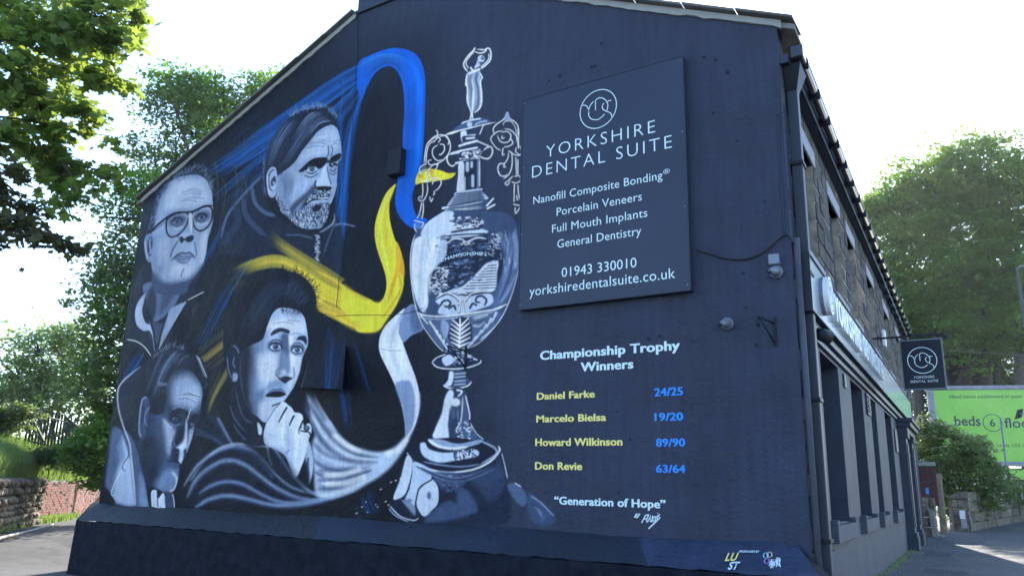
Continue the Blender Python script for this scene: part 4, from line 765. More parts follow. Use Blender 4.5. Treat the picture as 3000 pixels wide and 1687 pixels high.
def muralmat():
    m=mat('mural_wall_paint',(.03,.04,.07),.42,spec=.14,bump=[(.8,.10,.7),(3.5,.05,.8),(18,.02,.8),(75,.009,.9)]); n=m.node_tree; L=n.links; b=n.nodes['Principled BSDF']
    t=n.nodes.new('ShaderNodeTexImage'); t.image=IM; t.interpolation='Cubic'; uv=n.nodes.new('ShaderNodeUVMap'); uv.uv_map='wall'; L.new(uv.outputs[0],t.inputs[0])
    ns=n.nodes.new('ShaderNodeTexNoise'); ns.inputs['Scale'].default_value=1.3; ns.inputs['Detail'].default_value=8; tc=n.nodes.new('ShaderNodeTexCoord'); L.new(tc.outputs['Object'],ns.inputs[0])
    mr=n.nodes.new('ShaderNodeMapRange'); mr.inputs[1].default_value=.3; mr.inputs[2].default_value=.7; mr.inputs[3].default_value=.86; mr.inputs[4].default_value=1.14; L.new(ns.outputs[0],mr.inputs[0])
    mx=n.nodes.new('ShaderNodeMix'); mx.data_type='RGBA'; mx.blend_type='MULTIPLY'; mx.inputs[0].default_value=1; L.new(t.outputs[0],mx.inputs[6]); L.new(mr.outputs[0],mx.inputs[7]); L.new(mx.outputs[2],b.inputs['Base Color'])
    mp=n.nodes.new('ShaderNodeMapping'); mp.inputs['Scale'].default_value=(5,1,.35); L.new(tc.outputs['Object'],mp.inputs[0]); n2=n.nodes.new('ShaderNodeTexNoise'); n2.inputs['Scale'].default_value=2; n2.inputs['Detail'].default_value=7; n2.inputs['Roughness'].default_value=.7; L.new(mp.outputs[0],n2.inputs[0])
    m2=n.nodes.new('ShaderNodeMapRange'); m2.inputs[1].default_value=.35; m2.inputs[2].default_value=.7; m2.inputs[3].default_value=.88; m2.inputs[4].default_value=1.16; L.new(n2.outputs[0],m2.inputs[0])
    mu=n.nodes.new('ShaderNodeMath'); mu.operation='MULTIPLY'; L.new(mr.outputs[0],mu.inputs[0]); L.new(m2.outputs[0],mu.inputs[1]); L.new(mu.outputs[0],mx.inputs[7])
    r2=n.nodes.new('ShaderNodeMapRange'); r2.inputs[1].default_value=.3; r2.inputs[2].default_value=.7; r2.inputs[3].default_value=.4; r2.inputs[4].default_value=.6; L.new(ns.outputs[0],r2.inputs[0]); L.new(r2.outputs[0],b.inputs['Roughness'])
    return m
M['mural']=muralmat()
def walluv(o):
    me=o.data; uv=me.uv_layers.new(name='wall')
    for l in me.loops: c=me.vertices[l.vertex_index].co; uv.data[l.index].uv=((c.x-WX0)/WWID,(c.z-WZ0)/WHEI)
# ------------------------------------------------------------------ ground
def gh(x,y):   # ground level: flat by the building, the pavement rises past its far end, the lane stays level
    s=lambda v:min(max(v,0),1)**2*(3-2*min(max(v,0),1))
    t=min(max((y-31)/14,0),1)*min(max((x+16)/10,0),1); return GZ+.5*t*t*(3-2*t)-.5*s((x+22)/4.5)*(1-s((y-10.5)/3))*(1-s((x-1)/5))
gv=[];gf=[]
gx=[-400,-150,-80]+[-50+i for i in range(81)]+[60,150,400]; gyy=[-200,-60,-20]+[-8+i for i in range(89)]+[110,200,600]
for y in gyy:
    for x in gx: gv.append((x,y,gh(x,y)))
nx=len(gx)
for j in range(len(gyy)-1):
    for i in range(nx-1): a=j*nx+i; gf.append((a,a+1,a+nx+1,a+nx))
struct(obj('ground',gv,gf,'asphalt'))
# ------------------------------------------------------------------ the painted end-of-terrace building
BL=thing('dental_practice','dark painted stone building with a huge mural on its gable end','building',tuple(CORN+np.array([0,0,GZ])))
XL=-17.1; AP=(-9.35,9.62)
def gz_r(x): return 6.28+(AP[1]-6.28)*(x+2.19)/(AP[0]+2.19)
def gz_l(x): return 6.43+(AP[1]-6.43)*(x-XL)/(AP[0]-XL)
gp=[(XL-.02,GZ-.6),(-2.19,GZ-.6),(-2.19,6.28),AP,(XL,6.43)]
b=B(); b.prism([(x,GY,z) for x,z in gp],(0,.28,0)); gw=b.done('gable_wall','mural',BL); walluv(gw)
def cut(name,label,fr_,pts,off):
    cur[0]=fr_; ox,oy,k=FR[fr_]; q=[gab(ox+x*k,oy+y*k) for x,y in pts]
    o=obj(name,[(p[0],GY-off,p[2]) for p in q],[tuple(range(len(q)))],'mural',gw)
    if o.data.polygons[0].normal.y>0: o.data.flip_normals()
    o['label']=label; walluv(o); return o
cut('painted_portrait','painted grey-haired man in round black glasses','E',[(60,860),(80,1150),(150,1170),(150,1449),(-100,2050),(220,2060),(420,2000),(560,1640),(820,1400),(740,1190),(800,900),(830,700),(820,400),(790,260),(700,150),(560,150),(330,300),(200,480),(130,760)],.0012)
cut('painted_portrait','painted bearded man with swept dark hair','F',[(310,600),(420,380),(600,170),(850,70),(1000,70),(1110,230),(1150,560),(1090,900),(1020,1130),(1070,1250),(940,1370),(1040,1449),(300,1449),(0,1449),(20,1100),(200,900),(300,760)],.0016)
cut('painted_portrait','painted young man resting his chin on his hand','G',[(60,800),(60,520),(180,210),(420,30),(700,40),(840,240),(830,400),(770,640),(700,900),(600,1090),(700,1180),(790,1290),(770,1400),(830,1520),(780,1900),(620,1830),(300,1600),(120,1300),(90,950)],.0014)
cut('painted_portrait','painted man with slicked hair and white collar in half shadow','H',[(100,760),(140,440),(350,250),(560,80),(800,150),(900,280),(870,440),(850,640),(720,990),(640,1290),(620,1410),(300,1390),(60,1365),(40,1230)],.0018)
cut('painted_ribbon','painted royal blue ribbon','C',[(0,165),(60,140),(110,135),(160,145),(200,180),(224,240),(222,420),(205,650),(183,760),(180,830),(200,870),(250,905),(240,928),(200,942),(150,932),(110,890),(85,840),(90,750),(118,670),(122,500),(128,330),(122,250),(105,200),(70,172),(30,187),(0,230)],.0010)
cut('painted_ribbon','painted yellow ribbon','A',[(2078,696),(2010,760),(1930,980),(1930,1080),(1990,1300),(2010,1420),(1960,1500),(1880,1500),(1720,1430),(1600,1450),(1560,1560),(1700,1650),(1860,1700),(1990,1640),(2100,1480),(2136,1370),(2136,1280),(2110,1160),(2036,960),(2032,850)],.0010)
cut('painted_ribbon','painted white ribbon sweeping up beside the trophy','D',[(225,-20),(130,40),(55,120),(22,200),(30,280),(130,500),(180,700),(150,800),(0,870),(-180,860),(-340,700),(-420,540),(-480,600),(-420,900),(-420,1040),(-300,1160),(0,1050),(120,930),(230,760),(270,640),(268,530),(200,310),(170,215),(292,130)],.0010)
cut('painted_trophy','painted silver championship trophy with a statuette lid','N',[(1390,140),(1438,142),(1440,190),(1415,220),(1412,320),(1450,350),(1490,330),(1524,370),(1530,530),(1522,680),(1528,760),(1500,900),(1430,1000),(1412,1060),(1370,1085),(1380,1130),(1345,1145),(1370,1240),(1440,1280),(1470,1320),(1485,1400),(1620,1500),(1610,1545),(1240,1535),(1140,1500),(1190,1330),(1220,1290),(1280,1270),(1310,1150),(1300,1120),(1265,1070),(1310,1040),(1230,950),(1200,800),(1215,690),(1220,560),(1250,430),(1320,400),(1360,370),(1380,300),(1360,240),(1355,190)],.0008)
# lettering painted straight on the wall
def wrow(txt,l,r,cap,m,off=.03,o=.0035,parent=None,sp=1,name='lettering',plane=None,ext=0,arc=0,bold=0):
    a=gab(*l,o); c=gab(*r,o); t=gab(l[0],l[1]-cap,o) if cap>0 else gab(r[0],r[1]+cap,o); z=(a[2]+c[2])/2
    h=(t[2]-(a[2] if cap>0 else c[2]))
    return text(txt,(a[0],a[1],z),(c[0],c[1],z),(0,0,1),h,m,parent,name,off,ext,sp,arc,bold)
for t,l,r,cp,m in (('Championship Trophy',(1582,1050.4),(1993.3,1027.5),24.5,'ltext'),('Winners',(1700.6,1086.7),(1856,1079),25,'ltext'),
  ('Daniel Farke',(1572.5,1169),(1742.9,1164.4),19.4,'ytext'),('24/25',(1916.8,1158.8),(2001.5,1157.4),22.3,'btext'),
  ('Marcelo Bielsa',(1571,1235),(1776.2,1233),19.7,'ytext'),('19/20',(1917.4,1230.7),(2002,1231.3),21.7,'btext'),
  ('Howard Wilkinson',(1568,1303.8),(1824,1305.5),20.9,'ytext'),('89/90',(1921.7,1306),(2008,1307.5),22,'btext'),
  ('Don Revie',(1567.2,1373.6),(1705.8,1376.2),21,'ytext'),('63/64',(1921.7,1382.3),(2008.7,1384.6),22,'btext'),
  ('\u201cGeneration of Hope\u201d',(1623.4,1474.3),(1950.7,1489.5),22,'ltext')): wrow(t,l,r,cp,m,.018,.0035,gw,1.03,bold=.02)
wrow('CHAMPIONSHIP',(1291,776),(1416,741),9,'ltext',.01,.003,gw,arc=.05)
def sig(lines,m,w,par,fn,N,name='signature'):
    b=B()
    for pts,cl in lines: ribbon(b,[fn(*p) for p in pts],w,Vector(N),cl)
    return b.done(name,m,par)
z5=lambda p:[(1500+x*.23292,1380+y*.23292) for x,y in p]
sig([(z5(p),False) for p in ([(1540,580),(1565,530)],[(1558,532),(1580,535),(1560,552),(1580,560),(1548,578)],[(1600,530),(1585,555)],[(1610,532),(1570,585)],
 [(1630,645),(1680,550),(1725,545)],[(1655,598),(1700,590)],[(1715,555),(1690,610),(1700,640)],[(1705,635),(1745,550),(1740,635)],[(1715,600),(1745,595)],[(1755,640),(1770,555),(1790,565),(1765,600),(1785,635)],[(1795,635),(1805,560),(1822,570),(1800,600),(1815,620)],[(1835,545),(1822,625)],[(1860,540),(1838,560),(1862,580),(1830,615),(1716,720)],[(1830,520),(1834,528)])],'ltext',.016,gw,lambda x,y:gab(x,y,.0035),(0,-1,0))
# cowl, chimney, plinth
b=B(); A_=[gab(915,1030),gab(1017,1012),gab(1020,1138,.02),gab(880,1135,.02)]; t1,t2=gab(1003,1141,.34),gab(885,1134,.3)
b.v=[tuple(A_[0]-np.array([0,.03,0])),tuple(A_[1]-np.array([0,.03,0])),tuple(A_[2]),tuple(A_[3]),tuple(t1),tuple(t2)]
b.f=[(0,1,4,5),(1,2,4),(0,5,3),(2,3,5,4),(0,3,2,1)]
cw=b.done('extractor_cowl','mural'); walluv(cw); tag(cw,'sloping black metal cowl painted over with a blue streak, right of the young man','cowl')
def plan(x,o,z): return (x,GY-o,z)
pl=B(); PO=.6; zt,zf=-.60,-.93
L0,L1,R0,R1=-17.36,-16.72,-2.36,-1.98
pl.v=[plan(L0,0,zt),plan(R0,0,zt),plan(R1,PO,zf),plan(L1-.1,PO,zf),plan(L1-.1,PO+.04,GZ-.7),plan(R1,PO+.04,GZ-.7),plan(L0-.1,0,GZ-.7),plan(R1,0,GZ-.7)]
nX=110; b=B(); rr=random.Random(5)
for i in range(nX+1):   # sloping top, slightly uneven
    t=i/nX
    for j in range(6):
        q=j/5; x=(L0+(R0-L0)*t)*(1-q)+((L1-.1)+(R1-L1+.1)*t)*q
        b.v.append((x,GY-PO*q-(rr.uniform(-.008,.008) if j else -.05),zt+(zf-zt)*q+rr.uniform(-.012,.012)*(1 if j in(0,5) else .8)+(.02*math.sin(x*1.7) if j==0 else 0)))
for i in range(nX):
    for j in range(5): a=i*6+j; b.f.append((a,a+1,a+7,a+6))
po=b.done('plinth_top','plinthgrey',BL,True); po.data.materials.append(M['plinth']); po.data.materials.append(M['plinthblue'])
for p_ in po.data.polygons:
    i_=p_.index//5/nX; p_.material_index=0 if i_<.47 else (1 if i_<.86 else 2)
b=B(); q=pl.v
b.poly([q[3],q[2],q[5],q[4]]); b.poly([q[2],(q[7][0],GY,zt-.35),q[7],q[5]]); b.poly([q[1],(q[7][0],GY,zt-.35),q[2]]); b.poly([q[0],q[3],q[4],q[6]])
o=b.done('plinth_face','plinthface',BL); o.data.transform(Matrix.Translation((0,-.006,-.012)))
SN=Vector((0,-(zt-zf),PO)).normalized(); SN=Vector((0,-.3,.954)) if SN.z<=0 else SN
SN=Vector((0,-(zt-zf),PO)).normalized()
def slope(x,y,h=.02):
    r=Vector(ray(x,y)); p0=Vector((0,GY,zt))+SN*h; return r*(p0.dot(SN)/r.dot(SN))
z4=lambda x,y:(2000+x*.23292,1380+y*.23292)
sup=Vector((0,PO,zt-zf)).normalized()
for t,l,r,tp,m in (('LU',(528,1122),(668,1118),(528,1025),'ytext'),('ST',(562,1230),(686,1230),(562,1135),'ltext'),('PRODUCED BY',(708,1016),(960,1018),(708,992),'ltext')):
    a,c,u=slope(*z4(*l)),slope(*z4(*r)),slope(*z4(*tp)); text(t,a,c,sup,abs((u-a).dot(sup)),m,po,off=.03)
for m,c in (('cyan',(1046,1055)),('orange',(1092,1046)),('mauve',(1058,1125))): sig([([z4(c[0]+33*math.cos(k*PI/3+.4),c[1]+36*math.sin(k*PI/3+.4)) for k in range(6)],True)],m,.012,po,lambda x,y:slope(x,y),SN,'hexagon')
sig([([z4(*p) for p in q],False) for q in ([(1088,1185),(1120,1105),(1150,1110)],[(1100,1150),(1130,1148)],[(1130,1120),(1135,1215),(1150,1130)],[(1150,1190),(1168,1100),(1180,1190)],[(1180,1200),(1185,1080),(1205,1110),(1190,1150),(1210,1185)],[(1200,1080),(1225,1100),(1215,1150),(1228,1200)],[(1110,1215),(1118,1130)])],'ltext',.014,po,lambda x,y:slope(x,y),SN)
b=B(); b.box(-10.4,-8.35,GY-.03,GY+.9,9.28,10.6); b.done('chimney_stack','navy',BL,bevel=.02)
b=B(); b.box(-10.43,-8.3,GY-.055,GY+.93,9.22,9.3); b.done('chimney_course','navy',BL,bevel=.01)
# roof, slabs along the verges, pale mortar under them
b=B(); e=np.array([D2[0]*24,D2[1]*24,0])
def rp(x,z): return (x,GY-.02,z)
for p,q in (((AP[0],AP[1]+.10),(-1.95,6.16+.08)),((XL-.25,6.33+.08),(AP[0],AP[1]+.10))):
    b.prism([rp(p[0],p[1]),rp(q[0],q[1]),rp(q[0],q[1]-.08),rp(p[0],p[1]-.08)],tuple(e))
b.done('roof','slab',BL)
def verge(x0,z0,x1,z1,n,x_off=0):
    for i in range(n):
        a=i/n;c=(i+1)/n-.0022
        xa,za,xb,zb=x0+(x1-x0)*a,z0+(z1-z0)*a,x0+(x1-x0)*c,z0+(z1-z0)*c; h=rr.uniform(0,.012)
        k=B(); k.prism([(xa,GY-.12-h,za+.10+h),(xb,GY-.12-h,zb+.115+h),(xb,GY-.12-h,zb+.16+h),(xa,GY-.12-h,za+.145+h)],(0,.55,0)); k.done('roof_slab','slab',BL,bevel=.006)
verge(-1.95,6.18,AP[0]+.3,AP[1]-.14,9); verge(XL-.2,6.35,-10.45,9.16,9)
for (x0,z0,x1,z1) in ((-2.12,6.25,AP[0],AP[1]+.02),(XL-.08,6.38,-10.42,gz_l(-10.42))):
    b=B(); n=60
    for i in range(n+1):
        x=x0+(x1-x0)*i/n; z=z0+(z1-z0)*i/n; j=rr.uniform(-.018,.018); b.v+=[(x,GY-.03,z+.10),(x,GY-.035,z-.01+j),(x,GY+.02,z-.012+j)]
    for i in range(n): a=3*i; b.f+=[(a,a+1,a+4,a+3),(a+1,a+2,a+5,a+4)]
    b.done('verge_mortar','mortar',BL)
# street front: lower storey in painted masonry, with openings
WIN=[(1.68,3.5),(4.98,6.72),(8.1,9.22),(11.3,13.1)]; DOOR=(15.75,17.5); END=23.8; zs,zh=-.42,2.0
def seg(s0,s1,z0,z1,name='wall_panel',m='frontpaint',o1=0,o0=-.3): b=B(); b.fbox(s0,s1,o0,o1,z0,z1); return b.done(name,m,BL)
seg(.04,15.0,GZ-.6,zs-.002,'front_wall'); seg(.04,END,zh+.002,2.9,'front_wall'); e0=.04
for a,c in WIN: seg(e0,a,zs,zh,'front_wall',o0=-.42); e0=c
seg(e0,DOOR[0],zs,zh,'front_wall'); seg(DOOR[1],END-2,GZ-.1,zh,'front_wall'); seg(END-2,END,GZ-.1,zh,'front_wall',o1=-.002)
seg(.62,1.6,GZ-.1,-.75,'pier_base','frontpaint',.04,.002)
def sash(a,c,z0,z1,par,od=-.2,mid=None,m='frame'):
    w=thing_part('window',a,c,z0,z1,od,m); return w
def thing_part(name,a,c,z0,z1,od,m,depth=.08,meet=.5):
    fw_=.075; b=B()
    b.fbox(a,a+fw_,od,od+depth,z0,z1); b.fbox(c-fw_,c,od,od+depth,z0,z1); b.fbox(a+fw_,c-fw_,od,od+depth,z1-fw_,z1); b.fbox(a+fw_,c-fw_,od,od+depth,z0,z0+fw_*1.3)
    fr_=b.done('window',m,BL)
    zm=z0+(z1-z0)*meet
    for k,(p,q,oo) in enumerate(((z0+fw_*1.3,zm,od-.002),(zm,z1-fw_,od+.028))):
        b=B(); g=.05
        b.fbox(a+fw_,a+fw_+g,oo,oo+.04,p,q); b.fbox(c-fw_-g,c-fw_,oo,oo+.04,p,q); b.fbox(a+fw_+g,c-fw_-g,oo,oo+.04,q-g,q); b.fbox(a+fw_+g,c-fw_-g,oo,oo+.04,p,p+g*1.2); b.done('sash',m,fr_)
        b=B(); b.fbox(a+fw_+g,c-fw_-g,oo+.012,oo+.02,p+g*1.2,q-g); b.done('pane','glass',fr_)
    return fr_
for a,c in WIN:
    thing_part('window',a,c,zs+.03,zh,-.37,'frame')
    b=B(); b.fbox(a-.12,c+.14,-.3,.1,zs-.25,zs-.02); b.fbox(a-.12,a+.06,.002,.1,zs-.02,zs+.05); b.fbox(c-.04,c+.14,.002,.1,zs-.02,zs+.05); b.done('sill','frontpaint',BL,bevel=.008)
    b=B(); b.fbox(a,a+.012,-.37,-.003,zs,zh-.012); b.fbox(c-.012,c,-.37,-.003,zs,zh-.012); b.fbox(a,c,-.37,-.003,zh-.012,zh); b.done('shade_lining','navy',BL)  # added dark lining: shade inside the openings put into the colour
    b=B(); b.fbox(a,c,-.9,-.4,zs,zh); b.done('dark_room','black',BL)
# door case with two pilasters
for a in (14.95,17.5):
    p=B(); p.fbox(a,a+.72,.002,.2,GZ,1.65); p.fbox(a-.06,a+.78,.002,.27,GZ,GZ+.35); p.fbox(a-.04,a+.76,.002,.25,GZ+.35,GZ+.47); p.fbox(a+.14,a+.58,.2,.225,-.9,1.4); p.fbox(a-.05,a+.77,.002,.26,1.55,1.7); p.fbox(a-.02,a+.74,.002,.23,1.05,1.1); p.done('pilaster','navy',BL,bevel=.006)
b=B(); b.fbox(14.9,18.3,.002,.26,1.7,1.86); b.fbox(14.8,18.4,.002,.36,1.86,2.0); b.fbox(14.75,18.45,.002,.42,2.0,2.1); b.done('door_cornice','navy',BL,bevel=.006)
b=B(); b.fbox(DOOR[0],DOOR[1],-.22,-.16,GZ,1.0); d=b.done('door','navy',BL); b=B()
for z0,z1 in ((GZ+.15,-.5),(-.35,.85)):
    for s0 in (DOOR[0]+.12,DOOR[0]+.95): b.fbox(s0,s0+.68,-.16,-.145,z0,z1)
b.done('door_panel','frame',d,bevel=.01)
b=B(); b.tube([F(DOOR[0]+.1,-.1,-.45),F(DOOR[0]+.1,-.1,-.25)],.015); b.done('handle','white',d)
b=B(); b.fbox(DOOR[0],DOOR[1],-.2,-.18,1.0,1.7); b.done('fanlight','glass',BL)
# cornice and small vents
b=B(); b.fbox(.62,14.7,.002,.05,2.03,2.12); b.fbox(.62,19.3,.002,.11,2.12,2.24); b.done('cornice','navy',BL,bevel=.01)
v=B(); v.fbox(7.2,7.75,.002,.04,1.55,1.98); v_=v.done('air_vent','navy',BL)
for k in range(4): b=B(); b.fbox(7.28,7.68,.04,.055,1.6+k*.09,1.66+k*.09); b.done('louvre','black',v_)
b=B(); b.fbox(13.6,14.35,.002,.035,1.1,1.72); b.done('notice_panel','navy',BL,bevel=.01)
b=B(); b.fbox(4.0,4.25,.002,.03,1.72,1.95); b.done('air_vent','navy',BL)
# upper storey: individual sooty stones over a pale jointing core
UW=[(1.0,2.42),(4.0,5.24),(6.4,7.5),(9.95,11.25),(13.95,15.5),(18.2,19.6)]; uz0,uz1=3.35,5.12
seg(.04,END,2.9,uz0,'stone_core','joint',-.012,-.3); seg(.04,END,uz1,6.0,'stone_core','joint',-.012,-.3); e0=.04
for a,c in UW+[(END,END)]: seg(e0,a,uz0,uz1,'stone_core','joint',-.012,-.28); e0=c
ZC=[2.98+.305*i for i in range(10)]
meshes={}
def stone(s0,s1,z0,z1,deep,m,o1=0):
    L=round((s1-s0)*12)/12; key=(L,round(z1-z0,2),deep,m,rr.randrange(2))
    if key not in meshes:
        b=B(); h=z1-z0-.034; l=L-.034; x=[.017+rr.uniform(-.006,.006),.017+l,.017+l,.017]
        b.box8([(0,x[0],.011),(-deep,x[0],.011),(-deep,x[1],.011),(0,x[1],.011),(0,x[0],.011+h),(-deep,x[0],.011+h),(-deep,x[1],.011+h),(0,x[1],.011+h)])
        me=bpy.data.meshes.new('stone'); me.from_pydata(b.v,[],b.f); me.update(); bm=bmesh.new(); bm.from_mesh(me); bmesh.ops.recalc_face_normals(bm,faces=bm.faces); bmesh.ops.bevel(bm,geom=list(bm.edges),offset=.012,segments=1,affect='EDGES')
        for vv in bm.verts: vv.co.x+=rr.uniform(-.006,.006)
        bm.to_mesh(me); bm.free(); me.materials.append(M[m]); meshes[key]=me
    o=bpy.data.objects.new('stone',meshes[key]); COL.objects.link(o); o.parent=BL; o.matrix_parent_inverse=Matrix.Translation(-BL.location)
    o.location=F(s0,o1+rr.uniform(-.008,.01),z0); o.rotation_euler=(0,0,-PHI)
    o.scale=(1,(s1-s0)/L,1)
for i,z in enumerate(ZC[:-1]):
    z1=ZC[i+1]; blocks=[];
    spans=[]; e0=0
    if z1>uz0+.1 and z<uz1-.05:
        for a,c in UW+[(END,END)]: spans.append((e0,a,e0>0)); e0=c
    else: spans=[(0,END,False)]
    for a,c,jamb in spans:
        s=a; first=True
        while s<c-.05:
            w=rr.uniform(.42,.8) if s<11 else rr.uniform(.6,1.1)
            if s+w>c-.35: w=c-s
            jl=jamb and first; jr=(s+w>=c-.01) and c<END
            m='stone'
            if (7.5<=s<9.2 and i%2==0 and rr.random()<.5) or (jl and abs(a-7.5)<.1): m='brownstone'
            stone(s,s+w,z,z1,.26 if (jl or jr) else .05,m,0); s+=w; first=False
for z in [2.98-.305*k for k in range(1,16)]: stone(.02,.6,z,z+.305,.05,'stone',.012)   # bare strip left beside the downpipe
for a,c in UW:
    b=B(); b.fbox(a-.15,c+.15,-.26,.02,uz1,uz1+.27); b.done('lintel','lintel',BL,bevel=.008)
    b=B(); b.fbox(a-.1,c+.1,-.26,.06,uz0-.14,uz0); b.done('sill','lintel',BL,bevel=.008)
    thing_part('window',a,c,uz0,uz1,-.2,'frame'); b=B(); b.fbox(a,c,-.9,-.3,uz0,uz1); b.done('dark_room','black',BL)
# eaves, gutter, brackets
b=B(); b.fbox(.02,END,-.02,.12,5.72,5.84); b.done('soffit','navy',BL)
b=B(); b.fbox(.3,END,.11,.15,5.7,5.93); b.done('fascia_board','black',BL)
g=B(); n=7
for k,s in enumerate((.12,END)):
    for j in range(n): t=PI*j/(n-1); g.v.append(F(s,.225+.07*math.cos(t),5.92-.085*math.sin(t)))
for j in range(n-1): g.f.append((j,j+1,n+j+1,n+j))
g.f.append(tuple(range(n))); gt=g.done('gutter','gutter',BL); md=gt.modifiers.new('s','SOLIDIFY'); md.thickness=.006
b=B(); b.fbox(.05,.32,.14,.31,5.78,5.97); b.done('gutter_end','gutter',BL,bevel=.015)
for k in range(24): b=B(); s=.45+k*1.0; b.fbox(s,s+.05,.14,.315,5.80,5.95); b.done('gutter_bracket','black',BL,bevel=.004)
for k in range(9): b=B(); s=13.4+k*1.2; b.fbox(s,s+.14,.0,.16,5.6,5.72); b.done('eaves_block','navy',BL,bevel=.01)
# downpipe with hopper and straps
b=B(); b.fbox(.28,.45,.02,.165,GZ,5.45); dp=b.done('downpipe','pipe',BL,bevel=.012)
b=B(); b.box8([F(.28,.16,5.4),F(.28,.01,5.4),F(.46,.01,5.4),F(.46,.16,5.4),F(.12,.26,5.75),F(.12,.01,5.75),F(.6,.01,5.75),F(.6,.26,5.75)]); b.done('hopper','black',dp,bevel=.01)
for z in (4.3,2.75,1.1,-.6): b=B(); b.fbox(.24,.49,.0,.185,z,z+.05); b.done('strap','black',dp,bevel=.005)
b=B(); b.tube([F(.08,.05,3.2),F(.08,.05,GZ)],.045,10); b.done('corner_pipe','frontpaint',BL,True)
# cable seam down the mural and conduit, cable loops, brackets on the gable
def gl(pts,o=.012): return [Vector(gab(x,y,o)) for x,y in pts]
def cable(pts,r,label,o=.012,m='cable'): b=B(); b.tube(smoothc([tuple(p) for p in gl(pts,o)]),r,5); return tag(b.done('cable',m,None,True),label,'cable')
cable([(1048,48),(1043,200),(1034,340),(1022,520),(1004,640),(998,760),(985,900)],.009,'thin painted-over cable running down the mural from the chimney',m='mural') if 0 else cable([(1048,48),(1043,200),(1034,340),(1022,520),(1004,640),(998,760),(985,900)],.005,'thin dark cable running down the gable from the chimney')
cable([(985,925),(1060,922),(1140,922),(1200,915),(1240,902)],.004,'thin dark cable crossing the yellow and white ribbons')
cable([(2040,731),(2080,742),(2130,757),(2190,757),(2240,735),(2290,692),(2312,690),(2326,712)],.013,'black cable sagging from the big sign to the downpipe',.03)
cable([(2280,336),(2284,440),(2292,560),(2299,690)],.01,'thin conduit rising beside the stone corner above the alarm box',m='navy')
def gbox(b,x0,y0,x1,y1,o0,o1):
    a=gab(x0,y0,o1); c=gab(x1,y1,o1); b.box(a[0],c[0],GY-o1,GY-o0,c[2],a[2]); return b
b=B(); gbox(b,1137,440,1170,505,.0,.16); vb=b.done('vent_box','black',None,bevel=.01); tag(vb,'small dark vent box on the wall left of the blue ribbon','vent')
b=B(); gbox(b,2249,745,2282,772,.0,.1); tag(b.done('junction_box','grey',None,bevel=.01),'small square grey box near the corner above the round lamp','junction box')
def blamp(px,py,r,label):
    t=thing('wall_camera',label,'camera',tuple(gab(px,py)),'round cameras on the gable'); c=Vector(gab(px,py,0))
    b=B(); b.tube([c,c+Vector((0,-.06,0))],r,16); b.done('base','grey',t,True)
    b=B(); b.tube([c+Vector((0,-.05,0)),c+Vector((0,-.1,0)),c+Vector((-.02,-.17,-.02)),c+Vector((-.04,-.2,-.03))],r*.85,16,r*.4); b.done('dome','grey',t,True)
    b=B(); b.tube([c+Vector((-.04,-.2,-.03)),c+Vector((-.045,-.215,-.035))],r*.34,12); b.done('lens','glass',t,True)
blamp(2276,798,.085,'round grey camera near the corner just below the small square box'); blamp(2134,949,.08,'round dark camera below the right corner of the big sign')
def bracket(px,py,s,label,flip):
    t=thing('iron_bracket',label,'bracket',tuple(gab(px,py)),'old wrought iron sign brackets'); c=Vector(gab(px,py,0))
    b=B(); b.box(c.x-.02,c.x+.02,GY-.02,GY,c.z-.22*s,c.z+.24*s); b.done('back_plate','black',t)
    b=B(); e_=Vector((-.1,-.42*s,.08)); b.tube([c+Vector((0,-.01,.15*s)),c+e_+Vector((0,0,.1*s))],.012,6); b.tube([c+Vector((0,-.01,-.18*s)),c+e_+Vector((0,0,.1*s))],.012,6)
    b.tube([c+e_+Vector((0,.06*math.sin(k/8*5)-.06,.1*s+.07*math.cos(k/8*5)-.07)) for k in range(9)],.01,6); b.done('scroll','black',t,True)
bracket(2270,975,.8,'rusty iron bracket on the bare wall near the corner',0); bracket(1365,1050,.8,'black iron scroll bracket sticking out over the stem of the painted trophy',1)
rq=random.Random(19); b=B()
for x,y in ((1762,128),(1733,196),(1744,194),(2062,168),(2096,176),(2130,212),(2090,330),(1809,985),(2026,1196),(1808,1204),(1846,1285),(1812,1443),(2160,415),(2177,800),(2185,900),(2215,1010),(2240,590),(2105,1500),(1610,236),(1640,222),(2030,1000),(1900,992),(1932,984)):
    c_=gab(x,y,.008); r_=rq.uniform(.012,.03); b.tube([c_,c_-np.array([0,.012,0])],r_,6)
stuff(b.done('wall_fixings','black',gw))
b=B()
for pts in ([(2010,1075),(2060,1180),(2090,1200),(2150,1210)],[(2040,1190),(2075,1192),(2110,1188)],[(1985,1400),(2040,1500),(2110,1560),(2160,1590)],[(2100,1410),(2170,1400),(2260,1470)],[(1590,940),(1650,935),(1700,942)],[(2105,1330),(2150,1336),(2200,1330)],[(1590,228),(1640,218),(1700,206)],[(1640,1000),(1700,1010),(1760,1004),(1850,1012)]):
    q=smoothc(pts,False,6); ribbon(b,[gab(x+rq.uniform(-3,3),y+rq.uniform(-3,3),.003) for x,y in q],.009,Vector((0,-1,0)))
stuff(b.done('hairline_cracks','cable',gw))
b=B()
